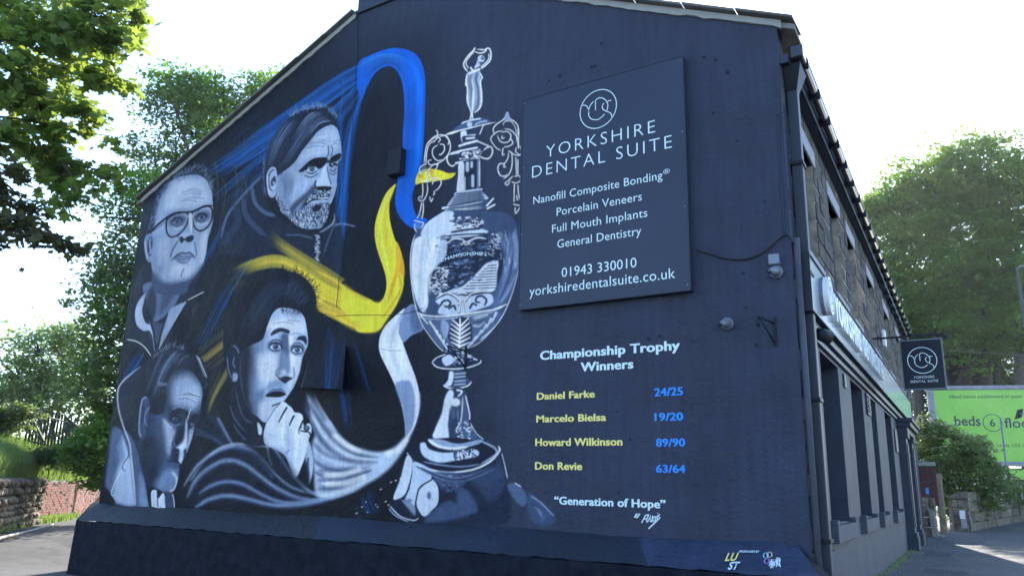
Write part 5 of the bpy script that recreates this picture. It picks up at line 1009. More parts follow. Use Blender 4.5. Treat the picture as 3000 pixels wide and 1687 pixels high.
for k in range(260):   # brick-ends showing through the worn render, left of the trophy foot and at the lower right
    x=rq.uniform(2010,2330);y=rq.uniform(1120,1570)
    if y>1587-(2382-x)*.1: continue
    c_=gab(x,y,0); w_=rq.uniform(.05,.22);h_=rq.uniform(.01,.03); d_=rq.uniform(.004,.012); tl_=rq.uniform(-.35,.35)
    dx,dz=math.cos(tl_)*w_/2,math.sin(tl_)*w_/2
    b.v+=[(c_[0]-dx,GY-.0005,c_[2]-dz),(c_[0],GY-.0005,c_[2]-h_),(c_[0]+dx,GY-.0005,c_[2]+dz),(c_[0],GY-.0005,c_[2]+h_),(c_[0],GY-d_,c_[2])]; n_=len(b.v)-5
    b.f+=[(n_,n_+1,n_+4),(n_+1,n_+2,n_+4),(n_+2,n_+3,n_+4),(n_+3,n_,n_+4)]
tr_=b.done('trowel_marks','mural',gw,True); walluv(tr_); stuff(tr_)
# ------------------------------------------------------------------ the large sign board on the gable
o_=.13
sb=[gab(1531.2,295.6,o_),gab(2000.9,158.4,o_),gab(2023.7,853.7,o_),gab(1516.3,905.1,o_)]
x0=(sb[0][0]+sb[3][0])/2; x1=(sb[1][0]+sb[2][0])/2; z1=(sb[0][2]+sb[1][2])/2; z0=(sb[2][2]+sb[3][2])/2
SG=thing('sign_board','large slate blue dental practice sign board with opening services list, fixed on the gable','sign',(x0,GY,z0))
SG['label']='large slate blue dental practice sign board fixed on the gable right of the trophy'
b=B(); b.box(x0,x1,GY-o_,GY-.02,z0,z1); b.done('sign_box','signface',SG,bevel=.006)
b=B(); f_=.018
for a in ((x0-.004,x0+f_,z0,z1),(x1-f_,x1+.004,z0,z1),(x0+f_,x1-f_,z0-.004,z0+f_),(x0+f_,x1-f_,z1-f_,z1+.004)): b.box(a[0],a[1],GY-o_-.008,GY-o_+.02,a[2],a[3])
b.done('sign_edge','navy',SG)
for i_ in range(4):
    for xx in (x0+.045,x1-.045): b=B(); zz=z0+.08+(z1-z0-.16)*i_/3; b.tube([(xx,GY-o_,zz),(xx,GY-o_-.006,zz)],.011,8); b.done('screw','grey',SG)
b=B(); b.box(x0+(x1-x0)*.45,x0+(x1-x0)*.45+.004,GY-o_-.0015,GY-o_+.001,z0+.02,z1-.02); b.done('panel_joint','navy',SG)
oo=o_+.004
for t,l,r,cp,of,sp in (('YORKSHIRE',(1599.4,462),(1919.5,388),-37,-.012,1.25),('DENTAL SUITE',(1558.5,521.4),(1968.6,433.6),-38,-.012,1.25),('Nanofill Composite Bonding',(1562.3,596.4),(1941.2,526.7),22,0,1.03),('\u00ae',(1943,512),(1962.5,506),13,0,1),
  ('Porcelain Veneers',(1630.6,632),(1880.7,587.5),23,0,1.03),('Full Mouth Implants',(1617.2,681),(1896.7,635.9),23,0,1.03),('General Dentistry',(1632.6,727),(1878.9,687.5),23.5,0,1.03),
  ('01943 330010',(1645.4,811),(1865,783.4),27,0,1),('yorkshiredentalsuite.co.uk',(1551,864.4),(1978.6,816.9),27,0,1.03)): wrow(t,l,r,cp,'ltext',of,oo,SG,sp)
c=gab(1752,319.6,oo); e1=gab(1806,303,oo); zt_=gab(1757,262.5,oo); logo(c,(abs(e1[0]-c[0]),0,0),(0,0,(zt_[2]-gab(1747,376,oo)[2])/2),'ltext',SG,.022)
# ------------------------------------------------------------------ shop fascia sign with raised letters
FS=thing('fascia_sign','long silver shop fascia with raised white letters above the ground floor windows','sign',F(.15,0,2.3))
b=B(); b.fbox(.16,19.4,.004,.17,2.26,3.0); b.done('fascia_tray','silver',FS,bevel=.004)
b=B(); b.fbox(.14,.16,.0,.19,2.24,3.02); b.fbox(.16,19.42,.0,.19,2.24,2.26); b.fbox(.16,19.42,.0,.19,3.0,3.02); b.done('trim','black',FS)
cc=Vector(F(1.13,.17,2.64)); b=B(); b.tube([cc,cc+Vector(N2)*.05],.27,32); b.done('logo_disc','grey',FS); b=B(); b.tube([cc+Vector(N2)*.05,cc+Vector(N2)*.12],.27,32); b.done('logo_disc','white',FS)
logo(cc+Vector(N2)*.124,Vector(D2)*.22,(0,0,.22),'grey',FS,.05)
def ftext(t,s0,s1,z,cap,m,o=.21,ext=.04,off=.03,sp=1.1,par=None): return text(t,F(s0,o,z),F(s1,o,z),(0,0,1),cap,m,par or FS,'raised_letters',off,ext,sp)
ftext('YORKSHIRE',1.75,4.9,2.45,.36,'white'); ftext('DENTAL SUITE',5.3,8.9,2.45,.36,'white')
ftext('Dental & Implant Centre',11.6,17.4,2.5,.22,'white',.175,0,0) if 0 else ftext('Dental Care',12.2,16.8,2.5,.26,'white',.176,0,0) if 0 else None
# ------------------------------------------------------------------ hanging sign on its bracket
SS=10.0; HS=thing('hanging_sign','square navy hanging sign with the round white dental logo, on a bracket over the pavement','sign',F(SS,.55,2.33))
b=B(); b.fbox(SS,SS+.09,.57,1.43,2.34,3.48); b.done('sign_panel','hangface',HS,bevel=.006)
b=B(); 
for a in ((.555,.585,2.325,3.495),(1.415,1.445,2.325,3.495)): b.fbox(SS-.012,SS+.102,a[0],a[1],a[2],a[3])
b.fbox(SS-.012,SS+.102,.585,1.415,3.465,3.495); b.fbox(SS-.012,SS+.102,.585,1.415,2.325,2.355); b.done('rim','frame',HS)
b=B(); b.fbox(SS+.02,SS+.07,-.05,1.5,3.56,3.6); b.fbox(SS+.03,SS+.06,.7,.72,3.49,3.56); b.fbox(SS+.03,SS+.06,1.28,1.3,3.49,3.56); b.done('arm','black',HS)
fn=SS-.006; logo(F(fn,1.0,3.0),Vector(N2)*.30,(0,0,.30),'ltext',HS,.028)
for t,a,c,z,cp in (('YORKSHIRE',.79,1.21,2.585,.055),('DENTAL SUITE',.72,1.28,2.49,.055)): text(t,F(fn,a,z),F(fn,c,z),(0,0,1),cp,'ltext',HS,off=.004,space=1.15)
# floodlight, alarm boxes on the front
def fl(s,z,o=0):
    t=thing('floodlight','small black floodlight under the near end of the silver fascia','floodlight',F(s,0,z)); b=B(); b.fbox(s-.04,s+.04,.0,.1,z-.03,z+.03); b.done('bracket','black',t)
    b=B(); b.tube([F(s-.05,.1,z),F(s+.12,.22,z-.03)],.08,14,.1); b.done('lamp_head','black',t,True); b=B(); b.tube([F(s+.12,.22,z-.03),F(s+.125,.224,z-.031)],.085,14); b.done('lens','glass',t)
fl(.95,2.08)
b=B(); b.fbox(12.2,12.5,.03,.12,3.75,4.2); t=b.done('alarm_box','white',None,bevel=.02); tag(t,'white alarm box on the stone wall above the fascia','alarm box')
# ------------------------------------------------------------------ foliage
def leaves(name,m,centres,radii,n,size,seed,parent=None,clump=.55,per=45,flat=.35,drop=.15,lobed=False,shell=.55):
    """leaf-sized faces in flattened sprays that fill the given ellipsoids"""
    R=np.random.RandomState(seed); cs=np.array(centres,float); rs=np.array(radii,float); vol=(rs.prod(1))**(2/3); pr=vol/vol.sum()
    nc=max(n//per,1); idx=R.choice(len(cs),nc,p=pr); d=R.normal(size=(nc,3)); d/=np.linalg.norm(d,axis=1)[:,None]
    rad=(shell+(1-shell)*R.rand(nc))**.7; rad*=1+.17*R.normal(size=nc)
    cc=cs[idx]+d*rs[idx]*rad[:,None]
    cid=np.repeat(np.arange(nc),per); N=len(cid); cl=clump*(.6+.8*R.rand(nc))
    p=R.normal(size=(N,3))*.5; p[:,2]*=flat; p*=cl[cid][:,None]
    p[:,2]-=drop*(p[:,0]**2+p[:,1]**2)/np.maximum(cl[cid],.1)
    p+=cc[cid]
    nrm=R.normal(size=(N,3))*.55+np.array([0,0,1.]); nrm/=np.linalg.norm(nrm,axis=1)[:,None]
    a=R.normal(size=(N,3)); a-=nrm*(a*nrm).sum(1)[:,None]; a/=np.linalg.norm(a,axis=1)[:,None]; bb=np.cross(nrm,a); s=size*(.6+.8*R.rand(N))
    if lobed: T=np.array([(0,-.5,0),(.18,-.28,.02),(.5,-.3,-.04),(.32,.0,.02),(.48,.28,-.04),(.18,.22,.03),(0,.55,-.05),(-.18,.22,.03),(-.48,.28,-.04),(-.32,.0,.02),(-.5,-.3,-.04),(-.18,-.28,.02)])
    else: T=np.array([(0,-.5,0),(.3,0,.05),(0,.5,-.06),(-.3,0,.05)])
    k=len(T); V=(p[:,None,:]+s[:,None,None]*(T[None,:,0:1]*a[:,None]+T[None,:,1:2]*bb[:,None]+T[None,:,2:3]*nrm[:,None])).reshape(-1,3)
    me=bpy.data.meshes.new(name); me.vertices.add(N*k); me.vertices.foreach_set('co',V.astype(np.float32).ravel())
    me.loops.add(N*k); me.loops.foreach_set('vertex_index',np.arange(N*k,dtype=np.int32)); me.polygons.add(N)
    me.polygons.foreach_set('loop_start',np.arange(0,N*k,k,dtype=np.int32)); me.polygons.foreach_set('loop_total',np.full(N,k,np.int32)); me.update(); me.validate()
    me.materials.append(M[m]); o=bpy.data.objects.new(name,me); COL.objects.link(o); o['kind']='stuff'
    if parent: o.parent=parent; o.matrix_parent_inverse=Matrix.Translation(-base_of(parent))
    return o,cc
def limbs(name,base,centres,r0,parent,seed,twigs=None,fork=.35,bend=.12,nt_=60,tr=.02):
    R=random.Random(seed); b=B(); base=Vector(base); cm=sum((Vector(c) for c in centres),Vector())/len(centres)
    f=base.lerp(Vector((base.x*.6+cm.x*.4,base.y*.6+cm.y*.4,cm.z)),fork)
    b.tube([base,base.lerp(f,.5)+Vector((R.uniform(-1,1),R.uniform(-1,1),0))*bend*r0*4,f],r0,10,r0*.72)
    ends=[]
    for c in centres:
        c=Vector(c); L=(c-f).length; mid=f.lerp(c,.5)+Vector((R.uniform(-1,1),R.uniform(-1,1),R.uniform(.2,1.2)))*bend*L
        q=smoothc([tuple(f),tuple(f.lerp(mid,.5)+Vector((R.uniform(-1,1),R.uniform(-1,1),0))*bend*L*.3),tuple(mid),tuple(c)]); b.tube(q,r0*.5,6,r0*.1); ends+= [Vector(x) for x in q[4:]]
    if twigs is not None:
        for t in R.sample(list(map(tuple,twigs)),min(nt_,len(twigs))):
            t=Vector(t); e=min(ends,key=lambda x:(x-t).length); m_=e.lerp(t,.5)+Vector((R.uniform(-1,1),R.uniform(-1,1),R.uniform(-.5,1)))*.1*(t-e).length
            b.tube([e,m_,t],tr*1.8,4,tr*.5,False)
    return b.done(name,'bark',parent,True)
def tree(label,base,lobes,leafm,n,size,seed,r0,clump,group=None,cat='tree',kind='broadleaf_tree',extra=None,**k):
    t=thing(kind,label,cat,base,group); cs=[l[0] for l in lobes]; rs=[l[1] for l in lobes]
    o,cc=leaves('crown',leafm,cs,rs,n,size,seed,t,clump,**{a:b for a,b in k.items() if a in('per','flat','drop','lobed','shell')})
    limbs('trunk',base,cs,r0,t,seed,cc,nt_=k.get('nt_',70),tr=k.get('tr',.02),fork=k.get('fork',.35)); return t
def lobe(px,py,rad,d,depth=1.): # an ellipsoid of foliage seen around a pixel, at distance d
    c=atD(px,py,d); r=rad/FPX*Vector(ray(px,py)).length*d; L=math.hypot(*ray(px,py)[:2]); r=rad/FPX*d/L*1.0
    return (tuple(c),(r*depth,r*depth,r))
GROUND=GZ
# big sycamore behind the gable
lb=[lobe(*a) for a in ((520,330,110,31),(640,330,110,33),(760,300,80,34),(420,640,130,30),(560,560,140,31),(380,860,130,29),(330,1010,110,28),(480,900,170,30),(650,700,150,32),(380,1180,120,28.5),(300,1130,90,27.5),(540,1150,170,30),(330,760,70,29),(860,420,90,34),(455,470,90,31),(262,1300,40,27.5))]
tree('tall dense sycamore rising behind the sloping left edge of the gable',(-24.5,17.5,GZ),lb,'leafB',46000,.17,11,.38,.62,per=38,nt_=170,tr=.028,shell=.35)
lb=[lobe(*a) for a in ((600,290,80,31.5),(500,250,60,31),(420,560,70,29),(330,900,60,28.2),(780,260,60,33),(300,1080,50,27.3),(640,420,60,31))]
leaves('sunlit_leaves','leafD',[l[0] for l in lb],[l[1] for l in lb],9000,.16,12,[o for o in bpy.data.objects if o.name=='broadleaf_tree'][0],.6)
# airy pale tree
lb=[lobe(*a) for a in ((120,1040,110,44),(200,1000,70,44),(60,1110,90,44),(220,1090,110,44),(250,1160,80,44),(100,1180,90,44),(20,1160,70,44))]
tree('airy pale green tree at the far left beyond the steel fence',tuple(gz(200,1330,-1.2)*1.0)[:2]+(GZ,) if 0 else (-39.5,20.5,GZ),lb,'leafC',15000,.2,13,.2,.7,per=26,nt_=160,tr=.035,fork=.3,shell=.3)
# near overhanging maple: trunk stands left of the frame, sprays reach into the picture
RM=random.Random(77)
def boughs(lines,step,rad,jit,d0):
    lb=[];tw=[]
    for k,pts in enumerate(lines):
        q=smoothc(pts,False,8); pl_=[atD(x,y,d0+.25*math.sin(k*2.1+x/90)) for x,y in q]; tw.append(pl_); s=0
        for i in range(1,len(q)):
            s+=math.hypot(q[i][0]-q[i-1][0],q[i][1]-q[i-1][1])
            while s>step:
                s-=step; f=1-.45*i/len(q); x=q[i][0]+RM.gauss(0,jit*f); y=q[i][1]+RM.gauss(0,jit*f)+8; c=pl_[i]; v=atD(x,y,math.hypot(c.x,c.y)+RM.uniform(-.5,.5)); r=rad*RM.uniform(.6,1.3)/FPX*d0
                lb.append((tuple(v),(r,r,r*.6)))
    return lb,tw
MP=thing('maple_tree','large maple whose sunlit leafy boughs hang over the top left corner','tree',(-20.5,2.0,GZ))
L1_=[[(-160,-90),(120,-40),(300,-30),(400,20)],[(-160,-20),(60,30),(220,40),(400,70)],[(-160,90),(60,110),(230,120),(400,110)],[(-160,170),(80,190),(230,210),(350,245)],[(-160,260),(60,270),(200,300),(300,330)],[(-160,330),(60,350),(190,380),(330,400)],[(-160,400),(40,420),(150,470),(300,500),(350,520)],[(-160,60),(0,70),(120,90),(200,150)],[(-100,230),(20,240),(120,330),(180,420)],[(80,400),(140,480),(170,560),(150,600)],[(150,440),(210,520),(200,600),(215,650)],[(-100,130),(0,150),(60,230),(90,300)],[(200,60),(300,120),(320,180)]]
lb,tw=boughs(L1_,17,30,24,15.0)
o,cc=leaves('crown','leafA',[l[0] for l in lb],[l[1] for l in lb],6200,.175,14,MP,.26,16,.5,.2,True,.1)
lb2,tw2=boughs([[(-120,560),(0,540),(40,560),(90,620)],[(-120,640),(0,640),(60,650),(100,690)],[(-120,700),(20,690),(150,690),(255,735)],[(-100,470),(0,480),(60,500)]],19,26,15,14.2)
leaves('copper_leaves','leafE',[l[0] for l in lb2],[l[1] for l in lb2],850,.16,15,MP,.26,14,.5,.2,True,.1)
b=B(); b.tube([(-20.5,2,GZ),(-20.3,2.1,1.5),(-19.7,2.4,7.5)],.4,12,.25); hub=Vector((-19.7,2.6,5.6))
for pl_ in tw+tw2:
    p0=pl_[0]; b.tube([hub,hub.lerp(p0,.5)+Vector((0,0,.15)),p0],.08,6,.03,False); b.tube(pl_,.028,5,.007,False)
for c_ in RM.sample(list(map(tuple,cc)),170):
    c_=Vector(c_); e=min((p for pl_ in tw for p in pl_),key=lambda x:(x-c_).length); b.tube([e,e.lerp(c_,.5)+Vector((0,0,.03)),c_],.009,4,.003,False)
b.done('trunk','bark',MP,True)
# hedge, bushes and bank on the left
def bush(label,lobes,leafm,n,size,seed,base,group=None,cat='bush',**k): return tree(label,base,lobes,leafm,n,size,seed,.06,.35,group,cat,'bush',nt_=40,tr=.012,fork=.2,**k)
bush('dark clipped ivy mass at the left edge above the grass',[lobe(*a) for a in ((10,1225,50,29),(70,1222,36,29),(-60,1230,70,29))],'leafB',5000,.13,21,(-26.5,12.5,-.1))
bush('thick green bush between the steel fence and the gable',[lobe(*a) for a in ((285,1280,50,27),(240,1330,50,26.5),(300,1370,60,27),(320,1230,50,28),(225,1330,28,28))],'leafD',9000,.14,22,(-25,14.5,-.1))
bush('low shrub under the leaning fence panel',[lobe(*a) for a in ((165,1335,24,28),(205,1325,26,28.5),(120,1335,20,28))],'leafB',3500,.13,23,(-27,14,.2))
def bankz(x,y):   # ground behind the retaining walls
    t=(Vector((x,y,0))-Vector((-22.35,10.6,0))).dot(Vector((-.62,-.785,0))) ; return -.15+max(0,min(1,(-t-0)/6 if 0 else 0))
wn=Vector((-2.5,3.2,0)).normalized()   # away from the lane, across the wall line
wn=Vector((-.61,.79,0)); wd=Vector((-.79,-.61,0)) 
P_=[Vector((-19.2,8.2,0)),Vector((-22.35,10.6,0)),Vector((-25.56,13.08,0)),Vector((-27.2,14.9,0)),Vector((-34,20.5,0)),Vector((-38,23.5,0))]
# retaining wall line P_, bank rises behind it
bv=[];bf=[];bn=Vector((-.80,.10,0)).normalized()
bn=Vector((-.88,.30,0)).normalized()
rows=14
for i in range(len(P_)-1):
    for s in range(8):
        t=s/8; p=P_[i].lerp(P_[i+1],t)
        for j in range(rows): q=p+bn*(.15+j*.9); z=-.22+1.15*(1-math.exp(-j*.9/4))+rr.uniform(-.05,.05); bv.append((q.x,q.y,z))
nn=(len(P_)-1)*8
for i in range(nn-1):
    for j in range(rows-1): a=i*rows+j; bf.append((a,a+1,a+rows+1,a+rows))
struct(obj('grass_bank',bv,bf,'soil',None,True))
def blades(name,pts,h,m,seed,w=.012,lean=.35):
    R=np.random.RandomState(seed); p=np.array(pts); n=len(p); a=R.rand(n)*2*PI; hh=h*(.45+.9*R.rand(n)); l=lean*R.rand(n)*hh; dx,dy=np.cos(a),np.sin(a); c=R.rand(n)*2*PI
    V=np.zeros((n,5,3)); V[:,0]=p; V[:,1]=p; V[:,0,0]-=dy*w;V[:,0,1]+=dx*w;V[:,1,0]+=dy*w;V[:,1,1]-=dx*w
    V[:,2]=p;V[:,3]=p
    V[:,2,0]+=dx*l*.4+dy*w*.8;V[:,2,1]+=dy*l*.4-dx*w*.8;V[:,2,2]+=hh*.6;V[:,3,0]+=dx*l*.4-dy*w*.8;V[:,3,1]+=dy*l*.4+dx*w*.8;V[:,3,2]+=hh*.6
    V[:,4]=p;V[:,4,0]+=dx*l*1.3;V[:,4,1]+=dy*l*1.3;V[:,4,2]+=hh
    f=[];k=np.arange(n)*5
    F_=[(a_,a_+1,a_+2,a_+3) for a_ in k]+[(a_+3,a_+2,a_+4) for a_ in k]
    o=obj(name,V.reshape(-1,3),F_,m); stuff(o); return o
R_=np.random.RandomState(4); gp_=[]
for _ in range(42000):
    i=R_.randint(0,nn-8); j=R_.rand()**1.2*6.5; t=R_.rand(); a=np.array(bv[i*rows+int(j)]); c_=np.array(bv[(i+1)*rows+min(int(j)+1,rows-1)]); 
    q=a+(np.array(bv[(i+1)*rows+int(j)])-a)*t+(np.array(bv[i*rows+int(j)+1])-a)*(j%1); gp_.append(q)
tag(blades('long_grass',gp_,.55,'grass',6,.011),'long uncut grass covering the bank above the retaining wall','grass')
gp_=[]
for _ in range(5000):
    t=R_.rand()*3.2; i=int(t); q=P_[i].lerp(P_[i+1],t-i)-bn*(R_.rand()**2*.55-.02); gp_.append((q.x,q.y,GZ))
tag(blades('verge_grass',gp_,.2,'grass',8,.012),'short grass verge at the foot of the rubble wall','grass')
b=B()
for k in range(1500):
    s_=RM.uniform(2,34); o2=abs(RM.gauss(0,.5))+.05 if RM.random()<.6 else RM.uniform(.1,2.6); c_=F(s_,o2,gh(*F(s_,o2,0)[:2])+.006); a_=RM.uniform(0,6.3); r_=RM.uniform(.012,.035)
    b.v+=[(c_[0]+r_*math.cos(a_+t_),c_[1]+r_*math.sin(a_+t_),c_[2]+(.012 if t_ else 0)) for t_ in (0,2.1,4.2)]; n_=len(b.v)-3; b.f.append((n_,n_+1,n_+2))
tag(b.done('leaf_litter','wooden'),'dry leaf litter and grit scattered along the pavement by the wall','leaf litter',None,'stuff')
gp_=[]
for _ in range(260):
    t=5+R_.rand()*15; q=F(t,.04+abs(R_.normal())*.09,GZ); gp_.append(q)
tag(blades('weeds',gp_,.08,'grass',9,.008,.8),'weeds growing where the street front meets the pavement','weeds')
b=B(); kb=[gz(-60,1592,GZ),gz(0,1576,GZ),gz(80,1557,GZ),gz(154,1537,GZ)]; b.tube([p+Vector((0,0,.01)) for p in kb],.035,6); tag(b.done('edging_strip','mortar'),'thin pale concrete edging between the lane and the verge','edging')
# rubble retaining wall: every stone a part
RW=thing('rubble_wall','rough dry stone retaining wall at the left edge under the grass bank','wall',tuple(P_[1])[:2]+(GZ,))
def linepos(t): i=min(int(t),len(P_)-2); return P_[i].lerp(P_[i+1],t-i),(P_[i+1]-P_[i]).normalized()
def wallcore(t0,t1,z0,z1,m,name,par,th=.25):
    b=B(); n=12
    for i in range(n):
        a,_=linepos(t0+(t1-t0)*i/n); c,_=linepos(t0+(t1-t0)*(i+1)/n); w=bn*th
        b.box8([(a.x,a.y,z0),(c.x,c.y,z0),(c.x+w.x,c.y+w.y,z0),(a.x+w.x,a.y+w.y,z0),(a.x,a.y,z1),(c.x,c.y,z1),(c.x+w.x,c.y+w.y,z1),(a.x+w.x,a.y+w.y,z1)])
    return b.done(name,m,par)
wallcore(0,2.0,GZ,-.3,'soil','wall_core',RW)
rmesh=[]
for k in range(8):
    bm=bmesh.new(); bmesh.ops.create_icosphere(bm,subdivisions=2,radius=.5); 
    for v_ in bm.verts:
        c_=v_.co; m_=max(abs(c_.x),abs(c_.y),abs(c_.z)); v_.co=c_.lerp(c_*(.46/m_),.62)*rr.uniform(.93,1.07)
    me=bpy.data.meshes.new('stone'); bm.to_mesh(me); bm.free(); me.materials.append(M['rubble']); me.polygons.foreach_set('use_smooth',[False]*len(me.polygons)); rmesh.append(me)
L01=(P_[1]-P_[0]).length; z=GZ
while z<-.32:
    h=rr.uniform(.13,.30); s=-rr.uniform(0,.3)
    tot=L01+(P_[2]-P_[1]).length-.4
    while s<tot:
        w=rr.uniform(.28,.75); t=(s+w/2)/L01 if s+w/2<L01 else 1+(s+w/2-L01)/(P_[2]-P_[1]).length
        p,dr=linepos(max(t,0)); o=bpy.data.objects.new('stone',rr.choice(rmesh)); COL.objects.link(o); o.parent=RW; o.matrix_parent_inverse=Matrix.Translation(-RW.location)
        o.location=(p.x,p.y,z+h/2+rr.uniform(-.03,.03)); o.scale=(w*1.06,.42+rr.uniform(-.08,.1),h*rr.uniform(.95,1.3)); o.rotation_euler=(rr.uniform(-.05,.05),rr.uniform(-.06,.06),math.atan2(dr.y,dr.x)+rr.uniform(-.06,.06)); s+=w
    z+=h
# brick stretch, with toothed ruined top
BW=thing('brick_wall','old red brick retaining wall between the rubble stones and the gable','wall',tuple(P_[3])[:2]+(GZ,))
wallcore(1.93,4.3,GZ,-.28,'soil','wall_core',BW,.3)
b=B(); br=[]
for zi in range(16):
    z=GZ+zi*.078; s=(zi%2)*.12; t0=1.9
    Ls=[(P_[i+1]-P_[i]).length for i in range(5)]; s=Ls[1]*.92+(zi%2)*.12
    while s<Ls[1]+Ls[2]+Ls[3]*1.0+.0:
        k=1;q=s
        while q>Ls[k]: q-=Ls[k];k+=1
        if k>3: break
        p,dr=P_[k].lerp(P_[k+1],q/Ls[k]),(P_[k+1]-P_[k]).normalized(); nr=Vector((-dr.y,dr.x,0)); nr=nr if nr.dot(bn)>0 else -nr
        if rr.random()>.03 and not(zi>13 and rr.random()<.4):
            w=.228; j=rr.uniform(-.012,.012); a=p-nr*(.012+j); c=a+dr*w; e=nr*.1; h=.068
            b.box8([(a.x,a.y,z),(c.x,c.y,z),((c+e).x,(c+e).y,z),((a+e).x,(a+e).y,z),(a.x,a.y,z+h),(c.x,c.y,z+h),((c+e).x,(c+e).y,z+h),((a+e).x,(a+e).y,z+h)])
        s+=.24
stuff(b.done('bricks','brick',BW))
# palisade fence, one bay leaning
FN=thing('palisade_fence','rusty steel palisade fence with pointed pales on top of the bank','fence',tuple(atD(150,1290,31)))
for k in range(38):
    px=92+k*9.2; yt=1183+k*2.6+(k%3); a=atD(px,yt,31+k*.08); h=1.55; b=B(); w=Vector((-.35,-.9,0))*.035 if 0 else Vector((.47,.88,0)).normalized()*.035
    c=Vector((a.x,a.y,a.z-h)); b.v=[tuple(c-w),tuple(c+w),tuple(a+w-Vector((0,0,.1))),tuple(a),tuple(a-w-Vector((0,0,.1)))]; q=[tuple(Vector(x)+Vector((-.02,.012,0))) for x in b.v]; b.v+=q
    b.f=[(0,1,2,3,4),(9,8,7,6,5)]+[(i,(i+1)%5,(i+1)%5+5,i+5) for i in range(5)]; b.done('pale','rust',FN)
for z_ in (.28,1.2):
    b=B(); a=atD(95,1183,31.05); c=atD(415,1273,33.8); b.tube([a-Vector((0,0,z_)),c-Vector((0,0,z_))],.03,6); b.done('rail','rust',FN)
b=B(); b.tube([atD(84,1205,30.2),atD(128,1292,29.6)],.045,6); b.tube([atD(118,1200,30.6),atD(122,1300,30.6)],.05,6); b.done('post','rust',FN)
b=B(); b.prism([atD(188,1215,30.5),atD(240,1255,30.5),atD(238,1262,30.5),atD(180,1270,30.5)],(-.03,.03,0)); tag(b.done('dark_sheet','rust'),'dark triangular sheet leaning behind the bushes by the fence','sheet')
# ------------------------------------------------------------------ beyond the far end of the building, on the right
for label,pts,cat,nm in (('patch of darker new asphalt nearest in the pavement',((2700,1675),(2712,1661),(2840,1674),(2825,1687)),'patch','asphalt_patch'),('patch of darker asphalt beside the door case',((2703,1625),(2715,1613),(2790,1620),(2780,1634)),'patch','asphalt_patch')):
    q=[gz(x,y,GZ+.004) for x,y in pts]; o=obj(nm,q,[(0,1,2,3)],'patch'); 
    if o.data.polygons[0].normal.z<0: o.data.flip_normals()
    struct(o)
# maroon gate and its piers
GT=thing('boarded_gate','maroon boarded gate with a blue notice just past the building','gate',(-3.2,33.8,GZ))
for k in range(7): x=-3.75+k*.15; b=B(); b.box(x,x+.14,33.8,33.84,-.4,1.02-rr.uniform(0,.03)); b.done('board','maroon',GT)
b=B(); b.box(-3.8,-2.7,33.74,33.9,1.05,1.2); b.done('capping','mortar',GT)
b=B(); a=atY(2711,1428,33.79); c=atY(2722,1447,33.79); b.box(a.x,c.x,33.785,33.795,c.z,a.z); b.done('notice','bluep',GT)
def ashlar(name,label,P0,P1,zt,th,m,cat='wall',nrow=4,wl=.55,zt1=None,slump=.02):
    t=thing(name,label,cat,(P0[0],P0[1],gh(P0[0],P0[1]))); P0,P1=Vector((P0[0],P0[1],0)),Vector((P1[0],P1[1],0)); dr=(P1-P0).normalized(); L=(P1-P0).length; nr=Vector((dr.y,-dr.x,0))
    zt1=zt if zt1 is None else zt1
    for r_ in range(nrow):
        s=-.0-(r_%2)*wl*.4; s=0
        while s<L-.05:
            w=rr.uniform(.7,1.3)*wl; 
            if r_%2 and s==0: w*=.5
            w=min(w,L-s); a=P0+dr*(s+.008); c=P0+dr*(s+w-.008); za=gh(a.x,a.y)-.05; h0=(zt+(zt1-zt)*(s/L)-za)/nrow; z0=za+r_*h0+.008; z1=z0+h0-.016; e=-nr*th; j=nr*rr.uniform(-.02,.03)
            a=a+j;c=c+j; b=B(); b.box8([(a.x,a.y,z0),(c.x,c.y,z0),(c.x+e.x,c.y+e.y,z0),(a.x+e.x,a.y+e.y,z0),(a.x,a.y,z1),(c.x,c.y,z1),(c.x+e.x,c.y+e.y,z1),(a.x+e.x,a.y+e.y,z1)]); b.done('stone',m,t,bevel=.02); s+=w
    return t
ashlar('stone_pier','low rounded stone pier in front of the maroon gate',(-3.32,33.3),(-2.82,33.3),-.1,.45,'rubble','pier',4,.5)
b=B(); b.prism([(-2.98,33.0,GZ),(-2.78,33.0,GZ),(-2.86,33.15,-.55),(-3.05,33.15,-.5)],(0,.1,0)); tag(b.done('leaning_stone','wooden',None,bevel=.02),'grey stone gatepost leaning against the low pier','gatepost')
b=B(); b.box(-2.82,-2.6,34.5,34.9,GZ,.8); tag(b.done('gate_pillar','rubble',None,bevel=.03),'tall dark stone gate pillar right of the maroon gate','pillar')
ashlar('stone_pillar','squat coped stone pillar at the near end of the street wall',(-2.45,36.0),(-1.95,36.2),-.15,.5,'rubble','pillar',4,.5)
b=B(); b.prism([(-2.56,35.9,-.13),(-1.86,36.1,-.13),(-1.92,36.1,.0),(-2.2,36.0,.1),(-2.5,35.9,.0)],(0,.6,0)); b.done('cap','rubble',[o for o in bpy.data.objects if o.name=='stone_pillar'][0],bevel=.02)
ashlar('street_wall','stained coursed stone wall below the blossoming shrub on the right',(-1.9,36.3),(.9,46),.15,.4,'rubble','wall',4,.9,.35)
CB=thing('utility_cabinet','small white utility cabinet with red side leaning at the foot of the stone wall','cabinet',(-2.1,35.8,-1.36))
def pb(px0,py0,px1,py1,Y,dp,name,m,par,bev=.006): a=atY(px0,py0,Y);c=atY(px1,py1,Y);b=B();b.box(a.x,c.x,Y,Y+dp,c.z,a.z);return b.done(name,m,par,bevel=bev)
pb(2810,1494,2829,1520,35.6,.15,'cabinet_top','white',CB); pb(2815,1521,2834,1547,35.6,.15,'cabinet_base','lintel',CB); pb(2829,1498,2838,1520,35.7,.12,'side_panel','red',CB)
